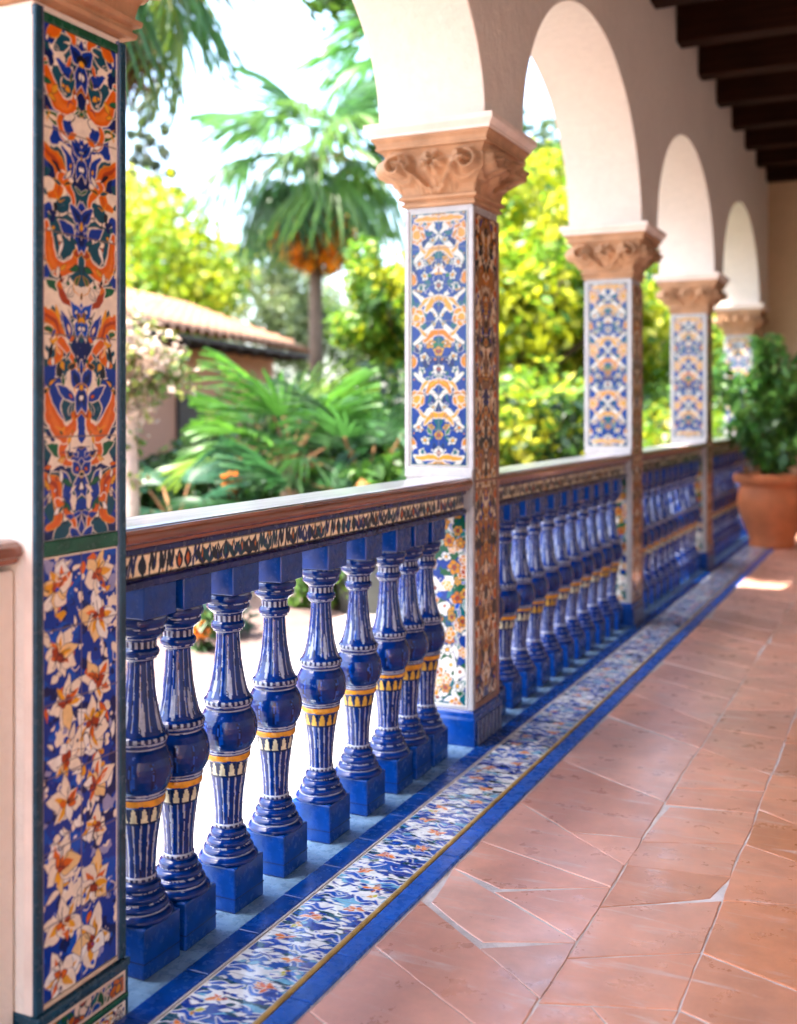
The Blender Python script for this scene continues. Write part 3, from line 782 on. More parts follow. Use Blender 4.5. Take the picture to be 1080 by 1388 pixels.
for k in range(1, 5):
    y0 = COLY[k]; loc = (-CW/2, y0+CW/2, 0)
    if proto is None:
        root = proto = thing('tiled_column', loc)
        core = MB(); core.box(-CW/2, CW/2, -CW/2, CW/2, 0, 2.03); core.build('shaft', M['white_trim'], root)
        link('upper_tile_panel', FRONT_UP, root); link('lower_tile_panel', FRONT_LOW, root); link('brocade_panel', SIDE, root)
        mb = MB()
        for z0, z1 in ((.133,.900),(1.03,2.02)):
            mb.box(-CW/2-.006, -CW/2+.014, -CW/2-.006, -CW/2+.014, z0, z1); mb.box(-CW/2-.006, -CW/2+.014, CW/2-.014, CW/2+.006, z0, z1); mb.box(CW/2-.0125, CW/2+.007, -CW/2-.008, -CW/2+.0125, z0+.001, z1)
        mb.build('corner_trim', M['white_trim'], root, bev=.004)
        mb = MB(); mb.box(CW/2-.012, CW/2+.008, CW/2-.012, CW/2+.007, .134, 2.0); mb.build('edge_bead', M['rust_trim'], root, bev=.004)
        mb = MB(); mb.box(CW/2+.0045, CW/2+.0095, -CW/2+.0135, CW/2-.0125, .985, .995); mb.box(CW/2+.0045, CW/2+.0075, -CW/2+.0135, CW/2-.0125, .134, .154); mb.build('cross_trim', M['rust_trim'], root, bev=.001)
        mb = MB(); mb.box(-CW/2-.005, CW/2+.003, -CW/2-.0075, -CW/2+.002, 1.002, 1.042); mb.build('white_band', M['white_trim'], root, bev=.004)
        column_base(root, CW); add_capital(root)
    else:
        root = proto.copy(); COL.objects.link(root); root.location = loc
        for ch in list(proto.children):
            q = ch.copy(); COL.objects.link(q); q.parent = root
            for g in list(ch.children):
                r = g.copy(); COL.objects.link(r); r.parent = q
    tag(root, lbl[k], 'column', 'tiled columns of the arcade')
# the near column: gallery face fully tiled, front face plain plaster
w = CWID[0]; root = thing('tiled_column', (-w/2, COLY[0]+w/2, 0))
tag(root, 'close tiled column at the left edge, orange scrollwork above blue flower panel', 'column', 'tiled columns of the arcade')
core = MB(); core.box(-w/2, w/2, -w/2, w/2, 0, 2.03); core.build('shaft', M['plaster'], root, bev=.006)
pw = w-.040
o = link('arabesque_panel', paint_arabesque(pw, .985, .0020, 3).mesh('arabesque_panel', (w/2+.004, -pw/2, 1.008), (0,1,0), (0,0,1)), root)
o = link('blossom_panel', paint_flowerwall(pw, .845, .0020, 8).mesh('blossom_panel', (w/2+.004, -pw/2, .130), (0,1,0), (0,0,1)), root)
mb = MB(); x0, x1 = w/2-.002, w/2+.009
for s in (-1, 1):
    y0, y1 = sorted((s*(pw/2+.0035), s*(w/2+.004))); mb.box(x0, x1+.001, y0, y1, .118, 2.02)
mb.build('edge_trim', M['teal_trim'], root, bev=.004)
mb = MB()
for s in (-1, 1):
    y0, y1 = sorted((s*(pw/2), s*(pw/2+.003))); mb.box(x0, x1-.002, y0, y1, .118, 2.02)
mb.build('white_line', M['grey_trim'], root)
mb = MB(); mb.box(x0, x1-.001, -pw/2+.0005, pw/2-.0005, .9765, 1.0065); mb.box(x0, x1-.001, -pw/2+.0005, pw/2-.0005, 1.9935, 2.0125); mb.build('green_band', M['green_trim'], root, bev=.003)
mb = MB(); mb.box(x0, x1-.002, -pw/2+.0005, pw/2-.0005, .1195, .1285); mb.build('cream_band', M['cream_trim'], root, bev=.002)
mb = MB(); mb.box(-w/2-.004, w/2+.012, -w/2-.004, w/2+.008, -.01, .098); b = mb.build('base', M['teal_trim'], root, bev=.004)
mb = MB(); mb.box(-w/2, w/2+.016, -w/2-.004, w/2+.010, .0985, .1165); mb.build('teal_moulding', M['teal_trim'], b, bev=.004)
mb = MB(); mb.box(w/2, w/2+.016, -w/2+.001, w/2+.004, .034, .046); mb.build('green_moulding', M['green_trim'], b, bev=.003)
cv = paint_posy(w-.01, .046, .002, 55); cv.C *= np.array((.8,.62,.5)); link('posy_band', cv.mesh('posy_band', (w/2+.014, -w/2+.004, .049), (0,1,0), (0,0,1)), b)
cv = paint_flowerwall(w-.01, .034, .002, 57); link('blue_band', cv.mesh('blue_band', (w/2+.014, -w/2+.004, -.002), (0,1,0), (0,0,1)), b)
mb = MB(); mb.box(-w/2-.004, -w/2+.010, -w/2-.004, -w/2+.010, .12, 2.02)
mb.box(w/2-.020, w/2+.003, -w/2-.0055, -w/2+.010, .12, 2.0); mb.build('corner_bead', M['stone_pale'], root, bev=.004)
add_capital(root)

# ------------------------------------------------------------------ balustrade rails
M['pale_rail'] = simple('pale lavender handrail top', (.66, .61, .62), .3, .25, 5, .3, .003, 30, coat=.5, stretch=(14, .6, 8))
RAILP = [(-.185,.962),(-.185,.990),(-.178,1.0),(-.165,1.005),(-.02,1.005),(-.004,1.001),(.006,.992),(.008,.982),(.004,.973),(-.004,.969),(-.004,.964),(-.008,.9585),(-.012,.9585),(-.170,.9585)]
def rail(y0, y1, label, seed, res, z=0):
    root = thing('balustrade_rail', (0, y0, 0)); L = y1-y0
    mb = MB(); mb.prism_y(RAILP, 0.0, L); mb.build('handrail', M['wood'], root, bev=.003)
    mb = MB(); mb.prism_y([(-.178,1.0018),(-.165,1.0068),(-.022,1.0068),(-.010,1.0045),(-.022,1.0035),(-.165,1.0030)], .001, L-.001); mb.build('pale_top', M['pale_rail'], root)  # top strip of the rail, paler grey-lavender than the wood below
    mb = MB(); mb.box(-.150, -.034, 0, L, .885, .958); mb.build('frieze_beam', M['navy'], root)
    mb = MB(); mb.box(-.158, -.020, 0, L, .9435, .9580); mb.build('upper_blue_strip', M['navy'], root, bev=.003)
    mb = MB(); mb.prism_y([(-.160,.868),(-.022,.868),(-.018,.872),(-.018,.884),(-.024,.890),(-.158,.890)], 0, L); mb.build('lower_blue_strip', M['navy'], root, bev=.002)
    link('painted_frieze', paint_frieze(L, .0515, res, seed).mesh('painted_frieze', (-.031, 0, .8911), (0,1,0), (0,0,1)), root)
    tag(root, label, 'rail', 'handrails between the tiled columns')
segs = []
for k in range(4):
    y0 = COLY[k]+CWID[k]+.0095; y1 = COLY[k+1]-.0105; segs.append((y0, y1))
rl = ['wooden handrail over ink patterned frieze in front of the palm garden, nearest bay',
      'wooden handrail over patterned frieze spanning the second baluster bay',
      'blurred wooden handrail spanning the third baluster bay',
      'farthest wooden handrail beside the terracotta pot']
for k, (y0, y1) in enumerate(segs): rail(y0, y1, rl[k], 60+k, (.0024, .004, .007, .007)[k])

# ------------------------------------------------------------------ balusters
PROF = [(.048,.7905),(.058,.788),(.0605,.780),(.0595,.772),(.0545,.768),(.0535,.763),(.0555,.759),(.054,.753),(.046,.746),(.039,.740),(.0365,.734),(.0362,.722),(.0375,.719),(.0420,.714),(.0432,.708),(.0415,.701),(.0375,.698),(.0375,.6945),(.0325,.692),(.0300,.687),
        (.0305,.672),(.0325,.645),(.0365,.610),(.0425,.572),(.0500,.542),(.0570,.526),(.0625,.521),(.0640,.516),(.0625,.511),(.0600,.508),(.0605,.503),(.0585,.499),(.0565,.497),
        (.0625,.489),(.0700,.474),(.0738,.458),(.0748,.445),(.0738,.431),(.0700,.416),(.0630,.403),(.0575,.397),(.0590,.393),(.0585,.388),(.0548,.385),(.0565,.382),(.0572,.376),(.0560,.370),(.0520,.366),
        (.0500,.350),(.0455,.325),(.0405,.290),(.0370,.255),(.0352,.225),(.0352,.207),(.0375,.204),(.0385,.200),(.0370,.196),(.0380,.193),(.0440,.189),(.0468,.183),(.0465,.177),(.0430,.173),(.0440,.171),
        (.0520,.168),(.0560,.162),(.0558,.156),(.0530,.152),(.0545,.150),(.0610,.147),(.0645,.141),(.0640,.136),(.0620,.133),(.0700,.129),(.0755,.122),(.0760,.116),(.0730,.1125)]
def baluster_shaft(name, seed, nseg, step):
    R = random.Random(seed); P = []
    zs = []
    for (r0,z0),(r1,z1) in zip(PROF[:-1], PROF[1:]):
        n = max(1, int(round((z0-z1)/step)))
        for j in range(n): t = j/n; P.append((r0+(r1-r0)*t, z0+(z1-z0)*t))
    P.append(PROF[-1]); P = np.array(P); m = len(P)
    A = np.linspace(0, 2*PI, nseg, endpoint=False)
    Z = np.repeat(P[:,1], nseg); Rr = np.repeat(P[:,0], nseg); An = np.tile(A, m)
    wob = 1+.006*np.sin(3*An+Z*21)+.004*np.sin(Z*90+An)
    V = np.stack([Rr*wob*np.cos(An), Rr*wob*np.sin(An), Z], 1)
    i, j = np.meshgrid(np.arange(m-1), np.arange(nseg), indexing='ij'); a = (i*nseg+j).ravel(); b = (i*nseg+(j+1)%nseg).ravel()
    F = np.stack([a, a+nseg, b+nseg, b], 1)
    C = np.tile(lin(0,38,106), (len(Z),1)); nz = fbm(An*3+9, Z*40, seed); n2 = fbm(An*9, Z*16, seed+2); n3 = fbm(An*7+3, Z*70, seed+5)
    C = C*(1+.25*nz)[:,None]
    pale = lin(176,182,198)
    def paint(mask, c, amt=1.0): C[mask] = C[mask]*(1-amt)+np.asarray(c)*amt
    dark = lin(12,16,52)
    def strokes(z0, z1, count, duty, phase, c, c2):
        t = (Z-z1)/(z0-z1); inz = (t > 0) & (t < 1)
        x = (An*count/(2*PI)+phase+.30*fbm(An*2, Z*9, seed+8)+.08*fbm(An*5, Z*60, seed+9)) % 1
        wdt = duty*(.7+.7*fbm(An*4, Z*18, seed+10))*(.55+.9*np.clip(t*(1-t)*3,0,1))*np.where(fbm(An*8, Z*50, seed+11) > .42, .25, 1)
        paint(inz & (np.abs(x-.5) < wdt*.5+.06), dark, .85); paint(inz & (np.abs(x-.5) < wdt*.5), c, .92); paint(inz & (np.abs(x-.62) < .05) & (n3 > -.1), c2, .8)
    strokes(.690, .535, 15, .22, .1, lin(150,160,186), COB); strokes(.366, .206, 16, .30, .4, lin(166,172,190), COB); strokes(.470, .410, 9, .05, .3, lin(40,90,190), COB)
    # teardrops at the foot of the upper flare
    t = (Z-.528)/(.600-.528); x = (An*7/(2*PI)) % 1
    paint((t > 0) & (t < 1) & (np.abs(x-.5) < .15*np.sqrt(np.clip(t*(1-t)*(1.6-t)*2.2,0,1))), lin(170,178,196), .75)
    for z, h, dash in ((.7895,.0016,0),(.7655,.0016,1),(.742,.0016,0),(.699,.0022,1),(.694,.0013,0),(.5085,.0022,0),(.498,.0016,0),(.3965,.0014,0),(.390,.0020,0),(.2045,.0015,0),(.174,.0016,1),(.151,.0014,1),(.133,.0014,0)):
        mk = np.abs(Z-z+.0012*nz) < h
        if dash: mk &= (n3+.35*np.sin(An*9) > -.12)
        paint(mk, pale, .8)
    for z0, z1, cnt in ((.736,.720,16),(.5225,.5115,24),(.2035,.1965,18)):   # reeded collars
        paint((Z < z0) & (Z > z1), dark, .7); paint((Z < z0) & (Z > z1) & (((An*cnt/(2*PI)+.2*nz) % 1) < .5), pale, .7)
    yel = lin(222,150,30)
    paint((Z < .384) & (Z > .3665+.003*nz+.004*(seed % 3)), yel, .95)
    t = (Z-.328)/(.366-.328); x = (An*13/(2*PI)+.1*nz) % 1; inz = (t > 0) & (t < 1)
    paint(inz, lin(6,30,66), .9); paint(inz & (np.abs(x-.5) < .40*np.sqrt(np.clip(1-t,0,1))) & (t > .12), lin(214,206,170) if seed % 2 else lin(220,170,60), .95)
    # thin drips and flecks of lighter blue on the ball
    paint((Z < .487) & (Z > .405) & (n3 > .55) & (n2 > .1), lin(90,120,190), .5)
    return mesh(name, V, F, M['glaze_turned'], True, C)
SH = [baluster_shaft('turned_shaft', s, 128, .0018) for s in (1, 2, 4, 5, 6)]; SHF = baluster_shaft('turned_shaft', 3, 40, .005)
mb = MB(); mb.box(-.065,.065,-.065,.065,.0015,.1125); BLK = mb
mb = MB(); mb.box(-.058,.058,-.058,.058,.791,.8675); TOP = mb
ORD = ['first','second','third','fourth','fifth','sixth','seventh','eighth','ninth','tenth','eleventh','twelfth']
p0 = None
def place_baluster(x, y, label, far, rnd):
    global p0
    if p0 is None:
        r = p0 = thing('baluster', (x,y,0)); a = BLK.build('plinth_block', M['cobalt'], r, bev=.004); b = TOP.build('top_block', M['cobalt'], r, bev=.004); c = link('turned_shaft', SH[0], r)
        mb = MB(); mb.box(-.0653,.0657,-.0657,.0653,.036,.0385); mb.build('joint_line', M['navy'], a)
    else:
        r = p0.copy(); COL.objects.link(r); r.location = (x,y,0)
        for ch in list(p0.children):
            q = ch.copy(); COL.objects.link(q); q.parent = r
            if ch.name.startswith('turned_shaft'): q.data = SHF if far else rnd.choice(SH)
            for g in list(ch.children):
                h = g.copy(); COL.objects.link(h); h.parent = q
    for ch in r.children:
        if ch.name.startswith('turned_shaft'): ch.rotation_euler = (0,0,rnd.uniform(0,6.28))
    r.rotation_euler = (rnd.uniform(-.004,.004),rnd.uniform(-.004,.004),rnd.uniform(-.03,.03))
    tag(r, label, 'baluster', 'blue glazed balusters')
rnd = random.Random(4)
near = [2.032,2.178,2.390,2.622,2.878,3.120,3.336,3.492,3.645]
for k, y in enumerate(near):
    lab = ('blue glazed baluster closest to the tiled column at the left edge' if k == 0 else
           'blue glazed baluster, last of the nearest bay, against the orange flowered column' if k == 8 else
           'blue glazed baluster, %s from the left in the nearest bay' % ORD[k])
    place_baluster(-.097, y, lab, False, rnd)
for b in (1, 2, 3):
    y0, y1 = segs[b]; n = 11
    for k in range(n):
        y = y0+.13+(y1-y0-.23)*k/(n-1)
        place_baluster(-.097, y, 'blue glazed baluster, %s from the near column in the %s bay' % (ORD[k], NB[b]), b > 1, rnd)
# solid parapet of the bay before the near column, with its wooden cap
root = thing('parapet', (0, COLY[0], 0)); tag(root, 'plain plaster parapet with brown wooden cap at the left edge of the view', 'parapet')
mb = MB(); mb.box(-.20, -.042, -1.9, -.0045, -.02, .955); mb.build('parapet_wall', M['plaster'], root, bev=.006)
mb = MB(); mb.prism_y([(x-.026, z+.008) for x, z in RAILP], -1.9, -.0075); mb.build('wooden_cap', M['wood'], root, bev=.004)

# ------------------------------------------------------------------ plants
def rot(ax, az, tw=0):
    """local +y turned to elevation ax, azimuth az"""
    return np.array(Matrix.Rotation(az, 3, 'Z') @ Matrix.Rotation(ax, 3, 'X') @ Matrix.Rotation(tw, 3, 'Y'))
def leaves(centers, n, size, cols, seed, squash=1.0, aspect=.5, shell=.55, up=.4):
    """small pointed leaves through a set of clumps: (x,y,z,r)"""
    g = np.random.default_rng(seed); centers = np.array(centers, float)
    w = centers[:,3]**2; idx = g.choice(len(centers), n, p=w/w.sum()); c = centers[idx]
    d = g.normal(size=(n,3)); d /= np.linalg.norm(d, axis=1)[:,None]
    rr = c[:,3]*(shell+(1-shell)*g.random(n))**1.0*(.75+.4*g.random(n)); p = c[:,:3]+d*rr[:,None]*np.array([1,1,squash])
    nrm = d*.6+g.normal(size=(n,3))*.6+np.array([0,0,up]); nrm /= np.linalg.norm(nrm, axis=1)[:,None]
    t = np.cross(nrm, g.normal(size=(n,3))); t /= np.linalg.norm(t, axis=1)[:,None]; b = np.cross(nrm, t)
    L = size*(.6+.8*g.random(n))[:,None]; W = L*aspect
    V = np.stack([p-t*L*.5, p+b*W*.5+nrm*L*.06, p+t*L*.5, p-b*W*.5+nrm*L*.06], 1).reshape(-1,3)
    F = np.arange(4*n).reshape(n,4)
    cols = np.array(cols); k = g.choice(len(cols), n); cl = g.choice(len(cols), len(centers))
    mixv = np.where(g.random(n) < .45, k, cl[idx]); C = cols[mixv]*(.75+.5*g.random(n))[:,None]
    return V, F, np.repeat(C, 4, axis=0)
def clumps(c, R, n, seed, r=(.25,.5), squash=.85):
    g = random.Random(seed); o = []
    for _ in range(n):
        a = g.uniform(0,2*PI); u = g.uniform(-1,1); q = R*g.uniform(.25,1.0)**.6; s = math.sqrt(1-u*u)
        o.append((c[0]+q*s*math.cos(a), c[1]+q*s*math.sin(a), c[2]+q*u*squash, R*g.uniform(*r)))
    return o
def tree(name, base, h, crown_r, cols, label, cat, n=9000, leaf=.16, seed=1, nclump=22, squash=1.0, bark='bark', trunk_r=.12, group=None, crown_z=None, cr=(.25,.5), aspect=.5):
    root = thing(name, base); cz = crown_z if crown_z is not None else h-crown_r*squash
    mb = MB(); g = random.Random(seed)
    top = (g.uniform(-.2,.2), g.uniform(-.2,.2), cz+crown_r*.3)
    mb.tube([(0,0,-.1),(top[0]*.3,top[1]*.3,cz*.35),(top[0]*.7,top[1]*.7,cz*.75),top], [trunk_r*1.25,trunk_r,trunk_r*.8,trunk_r*.35], 9)
    for k in range(6):
        a = k*1.05+g.uniform(-.3,.3); z = cz-crown_r*g.uniform(.1,.7); z = max(z, .3)
        mb.tube([(top[0]*.6,top[1]*.6,z),(math.cos(a)*crown_r*.4,math.sin(a)*crown_r*.4,z+crown_r*.35),(math.cos(a)*crown_r*.75,math.sin(a)*crown_r*.75,z+crown_r*.6)], [trunk_r*.5,trunk_r*.3,trunk_r*.1], 6)
    mb.build('trunk', M[bark], root, smooth=True)
    V, F, C = leaves(clumps((0,0,cz), crown_r, nclump, seed+5, cr, squash), n, leaf, cols, seed+9, aspect=aspect)
    link('crown', mesh('crown', V, F, M['leaf'], False, C), root)
    tag(root, label, cat, group); return root
def fan(R=1.0, nb=26, spread=2.4, droop=.35, fold=.06, split=.45, seed=0, col=(.05,.12,.03), tip=None):
    """one fan leaf: pleated blade of joined segments whose tips part and hang"""
    g = random.Random(seed); V = []; F = []; C = []
    for k in range(nb):
        a = -spread/2+spread*(k+.5)/nb; da = spread/nb*.56; L = R*(.80+.2*math.cos(a*.8))*g.uniform(.92,1.05); dz = (fold if k % 2 else -fold)*R*.35
        n0 = len(V); rows = [(.03,.5),(.3,1.0),(split,1.0),(.8,.55),(1.0,.05)]
        tw = g.uniform(-.08,.08)
        for (t, w) in rows:
            rr = L*t; sag = -droop*R*(t**2.2)*(1+.4*abs(a))*g.uniform(.9,1.15)
            for s in (-1, 1):
                ww = da*min(t,split)*L*w*s
                x = rr*math.sin(a+tw*t)+ww*math.cos(a); y = rr*math.cos(a+tw*t)-ww*math.sin(a)
                V.append((x, y, sag+(dz*t if s > 0 else -dz*t)))
        for i in range(len(rows)-1): F.append((n0+2*i, n0+2*i+1, n0+2*i+3, n0+2*i+2))
        s = g.uniform(.75,1.25)
        for i, (t, w) in enumerate(rows):
            q = np.array(col)*s
            if tip is not None and t > .9: q = np.array(tip)
            C += [q, q]
    return np.array(V), np.array(F), np.array(C)
def fan_crown(specs, stalk_r=.012):
    """specs: (origin, azimuth, elevation, stalk length, fan radius, droop, colour, seed)"""
    VV = []; FF = []; CC = []; n = 0; st = MB()
    for (o, az, el, sl, R, dr, col, sd) in specs:
        o = np.array(o); d = np.array((-math.sin(az)*math.cos(el), math.cos(az)*math.cos(el), math.sin(el)))
        e = o+d*sl+np.array((0,0,-.08*sl)); st.tube([o, (o+e)/2+np.array((0,0,.04*sl)), e], [stalk_r*1.4, stalk_r, stalk_r*.8], 5)
        V, F, C = fan(R, 24, 2.6, dr, .07, .40 if R < .8 else .5, sd, col)
        m = rot(el-.25, az); V = V @ m.T+e; VV.append(V); FF.append(F+n); CC.append(C); n += len(V)
    return np.vstack(VV), np.vstack(FF), np.vstack(CC), st
def fan_palm(base, h, n, R, sl, label, cat='palm', seed=1, cols=((.05,.13,.03),), trunk_r=.13, el=(-.4,1.2), droop=(.25,.6), skirt=True, fruit=True, group=None, name='fan_palm'):
    g = random.Random(seed); root = thing(name, base); specs = []
    for k in range(n):
        t = k/n; az = k*2.399+g.uniform(-.2,.2); e = el[1]+(el[0]-el[1])*t+g.uniform(-.1,.1)
        specs.append(((0,0,h), az, e, sl*g.uniform(.8,1.15), R*g.uniform(.85,1.12), g.uniform(*droop), g.choice(cols), seed*50+k))
    V, F, C, st = fan_crown(specs); link('crown', mesh('crown', V, F, M['leaf'], False, C), root)
    st.build('leaf_stalks', M['thatch'] if not skirt else M['bark'], root)
    if h > .5:
        mb = MB(); mb.tube([(0,0,-.1),(0,0,h*.5),(0,0,h+.05)], [trunk_r*1.2,trunk_r,trunk_r*.9], 12); mb.build('trunk', M['bark'], root, smooth=True)
    if skirt:
        s2 = [((0,0,h-.15), k*2.399, -1.05-g.uniform(0,.4), sl*g.uniform(.5,.95), R*.8, .1, ((.20,.11,.05) if not fruit or k % 2 else (.80,.40,.03)), seed*70+k) for k in range(22)]
        V, F, C, st = fan_crown(s2); link('dead_leaf_skirt', mesh('dead_leaf_skirt', V, F, M['leaf'], False, C), root)
    if fruit:
        for az in fruit:
            cl = [(-math.sin(az)*.45+g.uniform(-.16,.16), math.cos(az)*.45+g.uniform(-.16,.16), h-1.35-.07*_, .11) for _ in range(9)]
            V, F, C = leaves(cl, 700, .07, [(.95,.36,.01),(.95,.50,.03)], seed+3, aspect=.8)
            link('fruit_cluster', mesh('fruit_cluster', V, F, M['leaf'], False, C), root)
    tag(root, label, cat, group); return root

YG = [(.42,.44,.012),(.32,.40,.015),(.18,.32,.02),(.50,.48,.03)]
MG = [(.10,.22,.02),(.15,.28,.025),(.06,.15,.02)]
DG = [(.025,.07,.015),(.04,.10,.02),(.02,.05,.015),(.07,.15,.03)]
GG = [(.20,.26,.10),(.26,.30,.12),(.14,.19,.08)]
# tall fan palm beyond the tiled roof
b = ground_at(428, 20)
azc = TH
fan_palm(b, 5.85, 26, 1.3, .95, 'tall fan palm with brown leaf skirt and orange fruit beyond the tiled roof', seed=3, cols=((.07,.18,.045),(.12,.24,.04),(.045,.12,.035)), trunk_r=.125, el=(-.7,1.2), droop=(.3,.85), fruit=(PI+TH-.5, PI+TH+.6))
# taller palm whose hanging fans reach in from above
b = ground_at(128, 11)
fan_palm(b, 5.95, 22, 1.0, .75, 'fan palm at upper left whose hanging fans droop into the sky', seed=8, cols=((.06,.16,.04),(.14,.22,.03),(.34,.24,.04)), trunk_r=.14, el=(-.75,1.2), droop=(.5,.9), fruit=False)
b = ground_at(562, 26)
fan_palm(b, 9.7, 22, 1.6, 1.3, 'tall green fan palm whose fronds show beside the nearest arch, above the fruiting palm', seed=12, cols=((.06,.2,.03),(.1,.24,.03)), trunk_r=.16, el=(-.5,1.2), fruit=False, skirt=True)
# conifer and trees on the skyline at the left
def conifer(base, h, r, label, seed):
    root = thing('conifer', base); g = random.Random(seed); mb = MB(); mb.tube([(0,0,-.1),(0,0,h*.6),(0,0,h)], [.16,.09,.01], 8); mb.build('trunk', M['bark'], root)
    cl = []
    for k in range(90):
        t = k/90; z = h*(.25+.75*t); a = k*2.4; q = r*(1-t)**.75*g.uniform(.3,1); cl.append((q*math.cos(a), q*math.sin(a), z, .30*(1-t)+.12))
    V, F, C = leaves(cl, 20000, .24, [(.07,.11,.06),(.10,.14,.07),(.13,.15,.07)], seed, aspect=.3); link('crown', mesh('crown', V, F, M['leaf'], False, C), root)
    tag(root, label, 'tree')
conifer(ground_at(200, 34), 11.2, 2.6, 'slim dark conifer standing against the white sky at upper left', 4)
tree('broadleaf_tree', ground_at(185, 27), 6.9, 2.2, YG, 'yellow green tree in full sun below the conifer', 'tree', 9000, .22, 21, 26, 1.1)
tree('broadleaf_tree', ground_at(262, 29), 5.6, 1.7, YG+MG, 'smaller sunlit yellow tree just right of the conifer', 'tree', 6000, .2, 22, 20, 1.0)
tree('broadleaf_tree', ground_at(355, 34), 7.0, 2.1, GG, 'grey green airy tree left of the palm trunk', 'tree', 7000, .2, 23, 26, 1.2)
tree('broadleaf_tree', ground_at(470, 36), 5.6, 2.2, GG+MG, 'grey green tree behind the palm trunk, low and wide', 'tree', 7000, .2, 24, 24, .8)
tree('broadleaf_tree', ground_at(532, 15), 3.6, .72, YG+MG+MG, 'bright green tree leaning on the left side of the nearest carved column', 'tree', 8000, .13, 25, 24, 1.3, trunk_r=.07)
# trees filling the second and third arches
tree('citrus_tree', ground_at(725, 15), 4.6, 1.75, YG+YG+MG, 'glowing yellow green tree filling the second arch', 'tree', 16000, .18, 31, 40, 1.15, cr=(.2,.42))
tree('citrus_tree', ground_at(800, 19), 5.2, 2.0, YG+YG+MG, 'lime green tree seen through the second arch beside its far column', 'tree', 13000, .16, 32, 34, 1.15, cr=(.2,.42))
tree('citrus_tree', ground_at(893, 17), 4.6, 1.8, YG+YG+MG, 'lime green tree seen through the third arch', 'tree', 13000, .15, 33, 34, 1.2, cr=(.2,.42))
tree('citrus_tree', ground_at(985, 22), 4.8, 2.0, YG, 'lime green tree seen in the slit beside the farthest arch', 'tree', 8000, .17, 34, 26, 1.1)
tree('broadleaf_tree', ground_at(722, 26), 8.9, 1.7, GG+MG, 'airy tree top against white sky in the second arch', 'tree', 5000, .2, 35, 22, 1.2)
tree('sun_block_tree', Vector((-1.79, 8.0, -.12)), 6.9, 1.25, MG, 'added tall slim tree hidden behind the nearest carved column, shading the far columns', 'tree', 12000, .13, 37, 30, .85, trunk_r=.06, crown_z=5.75)  # hidden tree added so its crown keeps the sun off the far columns
def shrub(base, r, h, cols, label, seed, n=3500, leaf=.12, cat='shrub', name='leafy_shrub', group=None, mat='leaf'):
    root = thing(name, base); g = random.Random(seed); mb = MB()
    for k in range(5):
        a = k*1.26; mb.tube([(0,0,-.05),(math.cos(a)*r*.25,math.sin(a)*r*.25,h*.5),(math.cos(a)*r*.5,math.sin(a)*r*.5,h*.8)], [.03,.02,.008], 5)
    mb.build('stems', M['bark'], root)
    cl = [(g.uniform(-1,1)*r*.7, g.uniform(-1,1)*r*.7, h*g.uniform(.2,.85), r*g.uniform(.28,.5)) for _ in range(16)]
    V, F, C = leaves(cl, n, leaf, cols, seed+1); link('foliage', mesh('foliage', V, F, M[mat], False, C), root); tag(root, label, cat, group); return root
# dark planting behind the balustrade
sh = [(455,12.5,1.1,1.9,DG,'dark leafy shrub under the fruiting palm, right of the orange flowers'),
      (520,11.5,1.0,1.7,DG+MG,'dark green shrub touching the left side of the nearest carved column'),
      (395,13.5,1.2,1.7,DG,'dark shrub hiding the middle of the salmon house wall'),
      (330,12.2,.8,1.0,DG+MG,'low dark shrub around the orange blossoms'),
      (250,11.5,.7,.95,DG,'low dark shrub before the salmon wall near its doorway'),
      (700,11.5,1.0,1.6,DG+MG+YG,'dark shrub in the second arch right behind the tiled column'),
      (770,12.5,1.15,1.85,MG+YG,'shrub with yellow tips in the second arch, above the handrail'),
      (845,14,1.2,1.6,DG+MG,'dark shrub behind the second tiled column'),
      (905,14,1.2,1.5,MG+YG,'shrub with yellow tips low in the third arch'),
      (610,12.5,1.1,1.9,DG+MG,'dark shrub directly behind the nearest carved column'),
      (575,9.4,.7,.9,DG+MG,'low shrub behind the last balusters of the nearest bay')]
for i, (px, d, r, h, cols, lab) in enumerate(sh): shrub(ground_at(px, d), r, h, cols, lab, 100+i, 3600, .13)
shrub(ground_at(205, 7.3), .42, .55, [(.25,.33,.02),(.16,.27,.02),(.35,.36,.04)], 'small lime shrub with pale flowers at the foot of the pale trunk', 130, 900, .11)
shrub(ground_at(250, 7.0), .33, .50, [(.18,.33,.01),(.12,.26,.015)], 'small bright green leafy plant just beyond the handrail at left', 131, 420, .15)
# low fan palms
fan_palm(ground_at(395, 10.2), .85, 17, .66, .7, 'bright green low fan palm in front of the tiled roof', 'palm', 41, ((.09,.24,.025),(.05,.15,.02),(.20,.32,.04),(.03,.09,.015)), .1, (-.1,1.35), (.15,.4), False, False, 'low fan palms in the garden', 'low_fan_palm')
fan_palm(ground_at(238, 9.3), .35, 10, .55, .55, 'blue green low fan palm beside the salmon wall', 'palm', 43, ((.035,.12,.06),(.03,.10,.05)), .1, (-.1,1.2), (.25,.5), False, False, 'low fan palms in the garden', 'low_fan_palm')
fan_palm(ground_at(495, 9.8), .55, 15, .62, .7, 'mid green low fan palm left of the nearest carved column', 'palm', 45, ((.03,.10,.025),(.05,.15,.03),(.07,.14,.06)), .1, (-.1,1.3), (.2,.5), False, False, 'low fan palms in the garden', 'low_fan_palm')
fan_palm(ground_at(430, 8.9), .25, 11, .6, .6, 'small dark low fan palm just above the handrail in the middle', 'palm', 47, ((.02,.08,.02),(.03,.11,.03)), .08, (.0,1.2), (.25,.5), False, False, 'low fan palms in the garden', 'low_fan_palm')
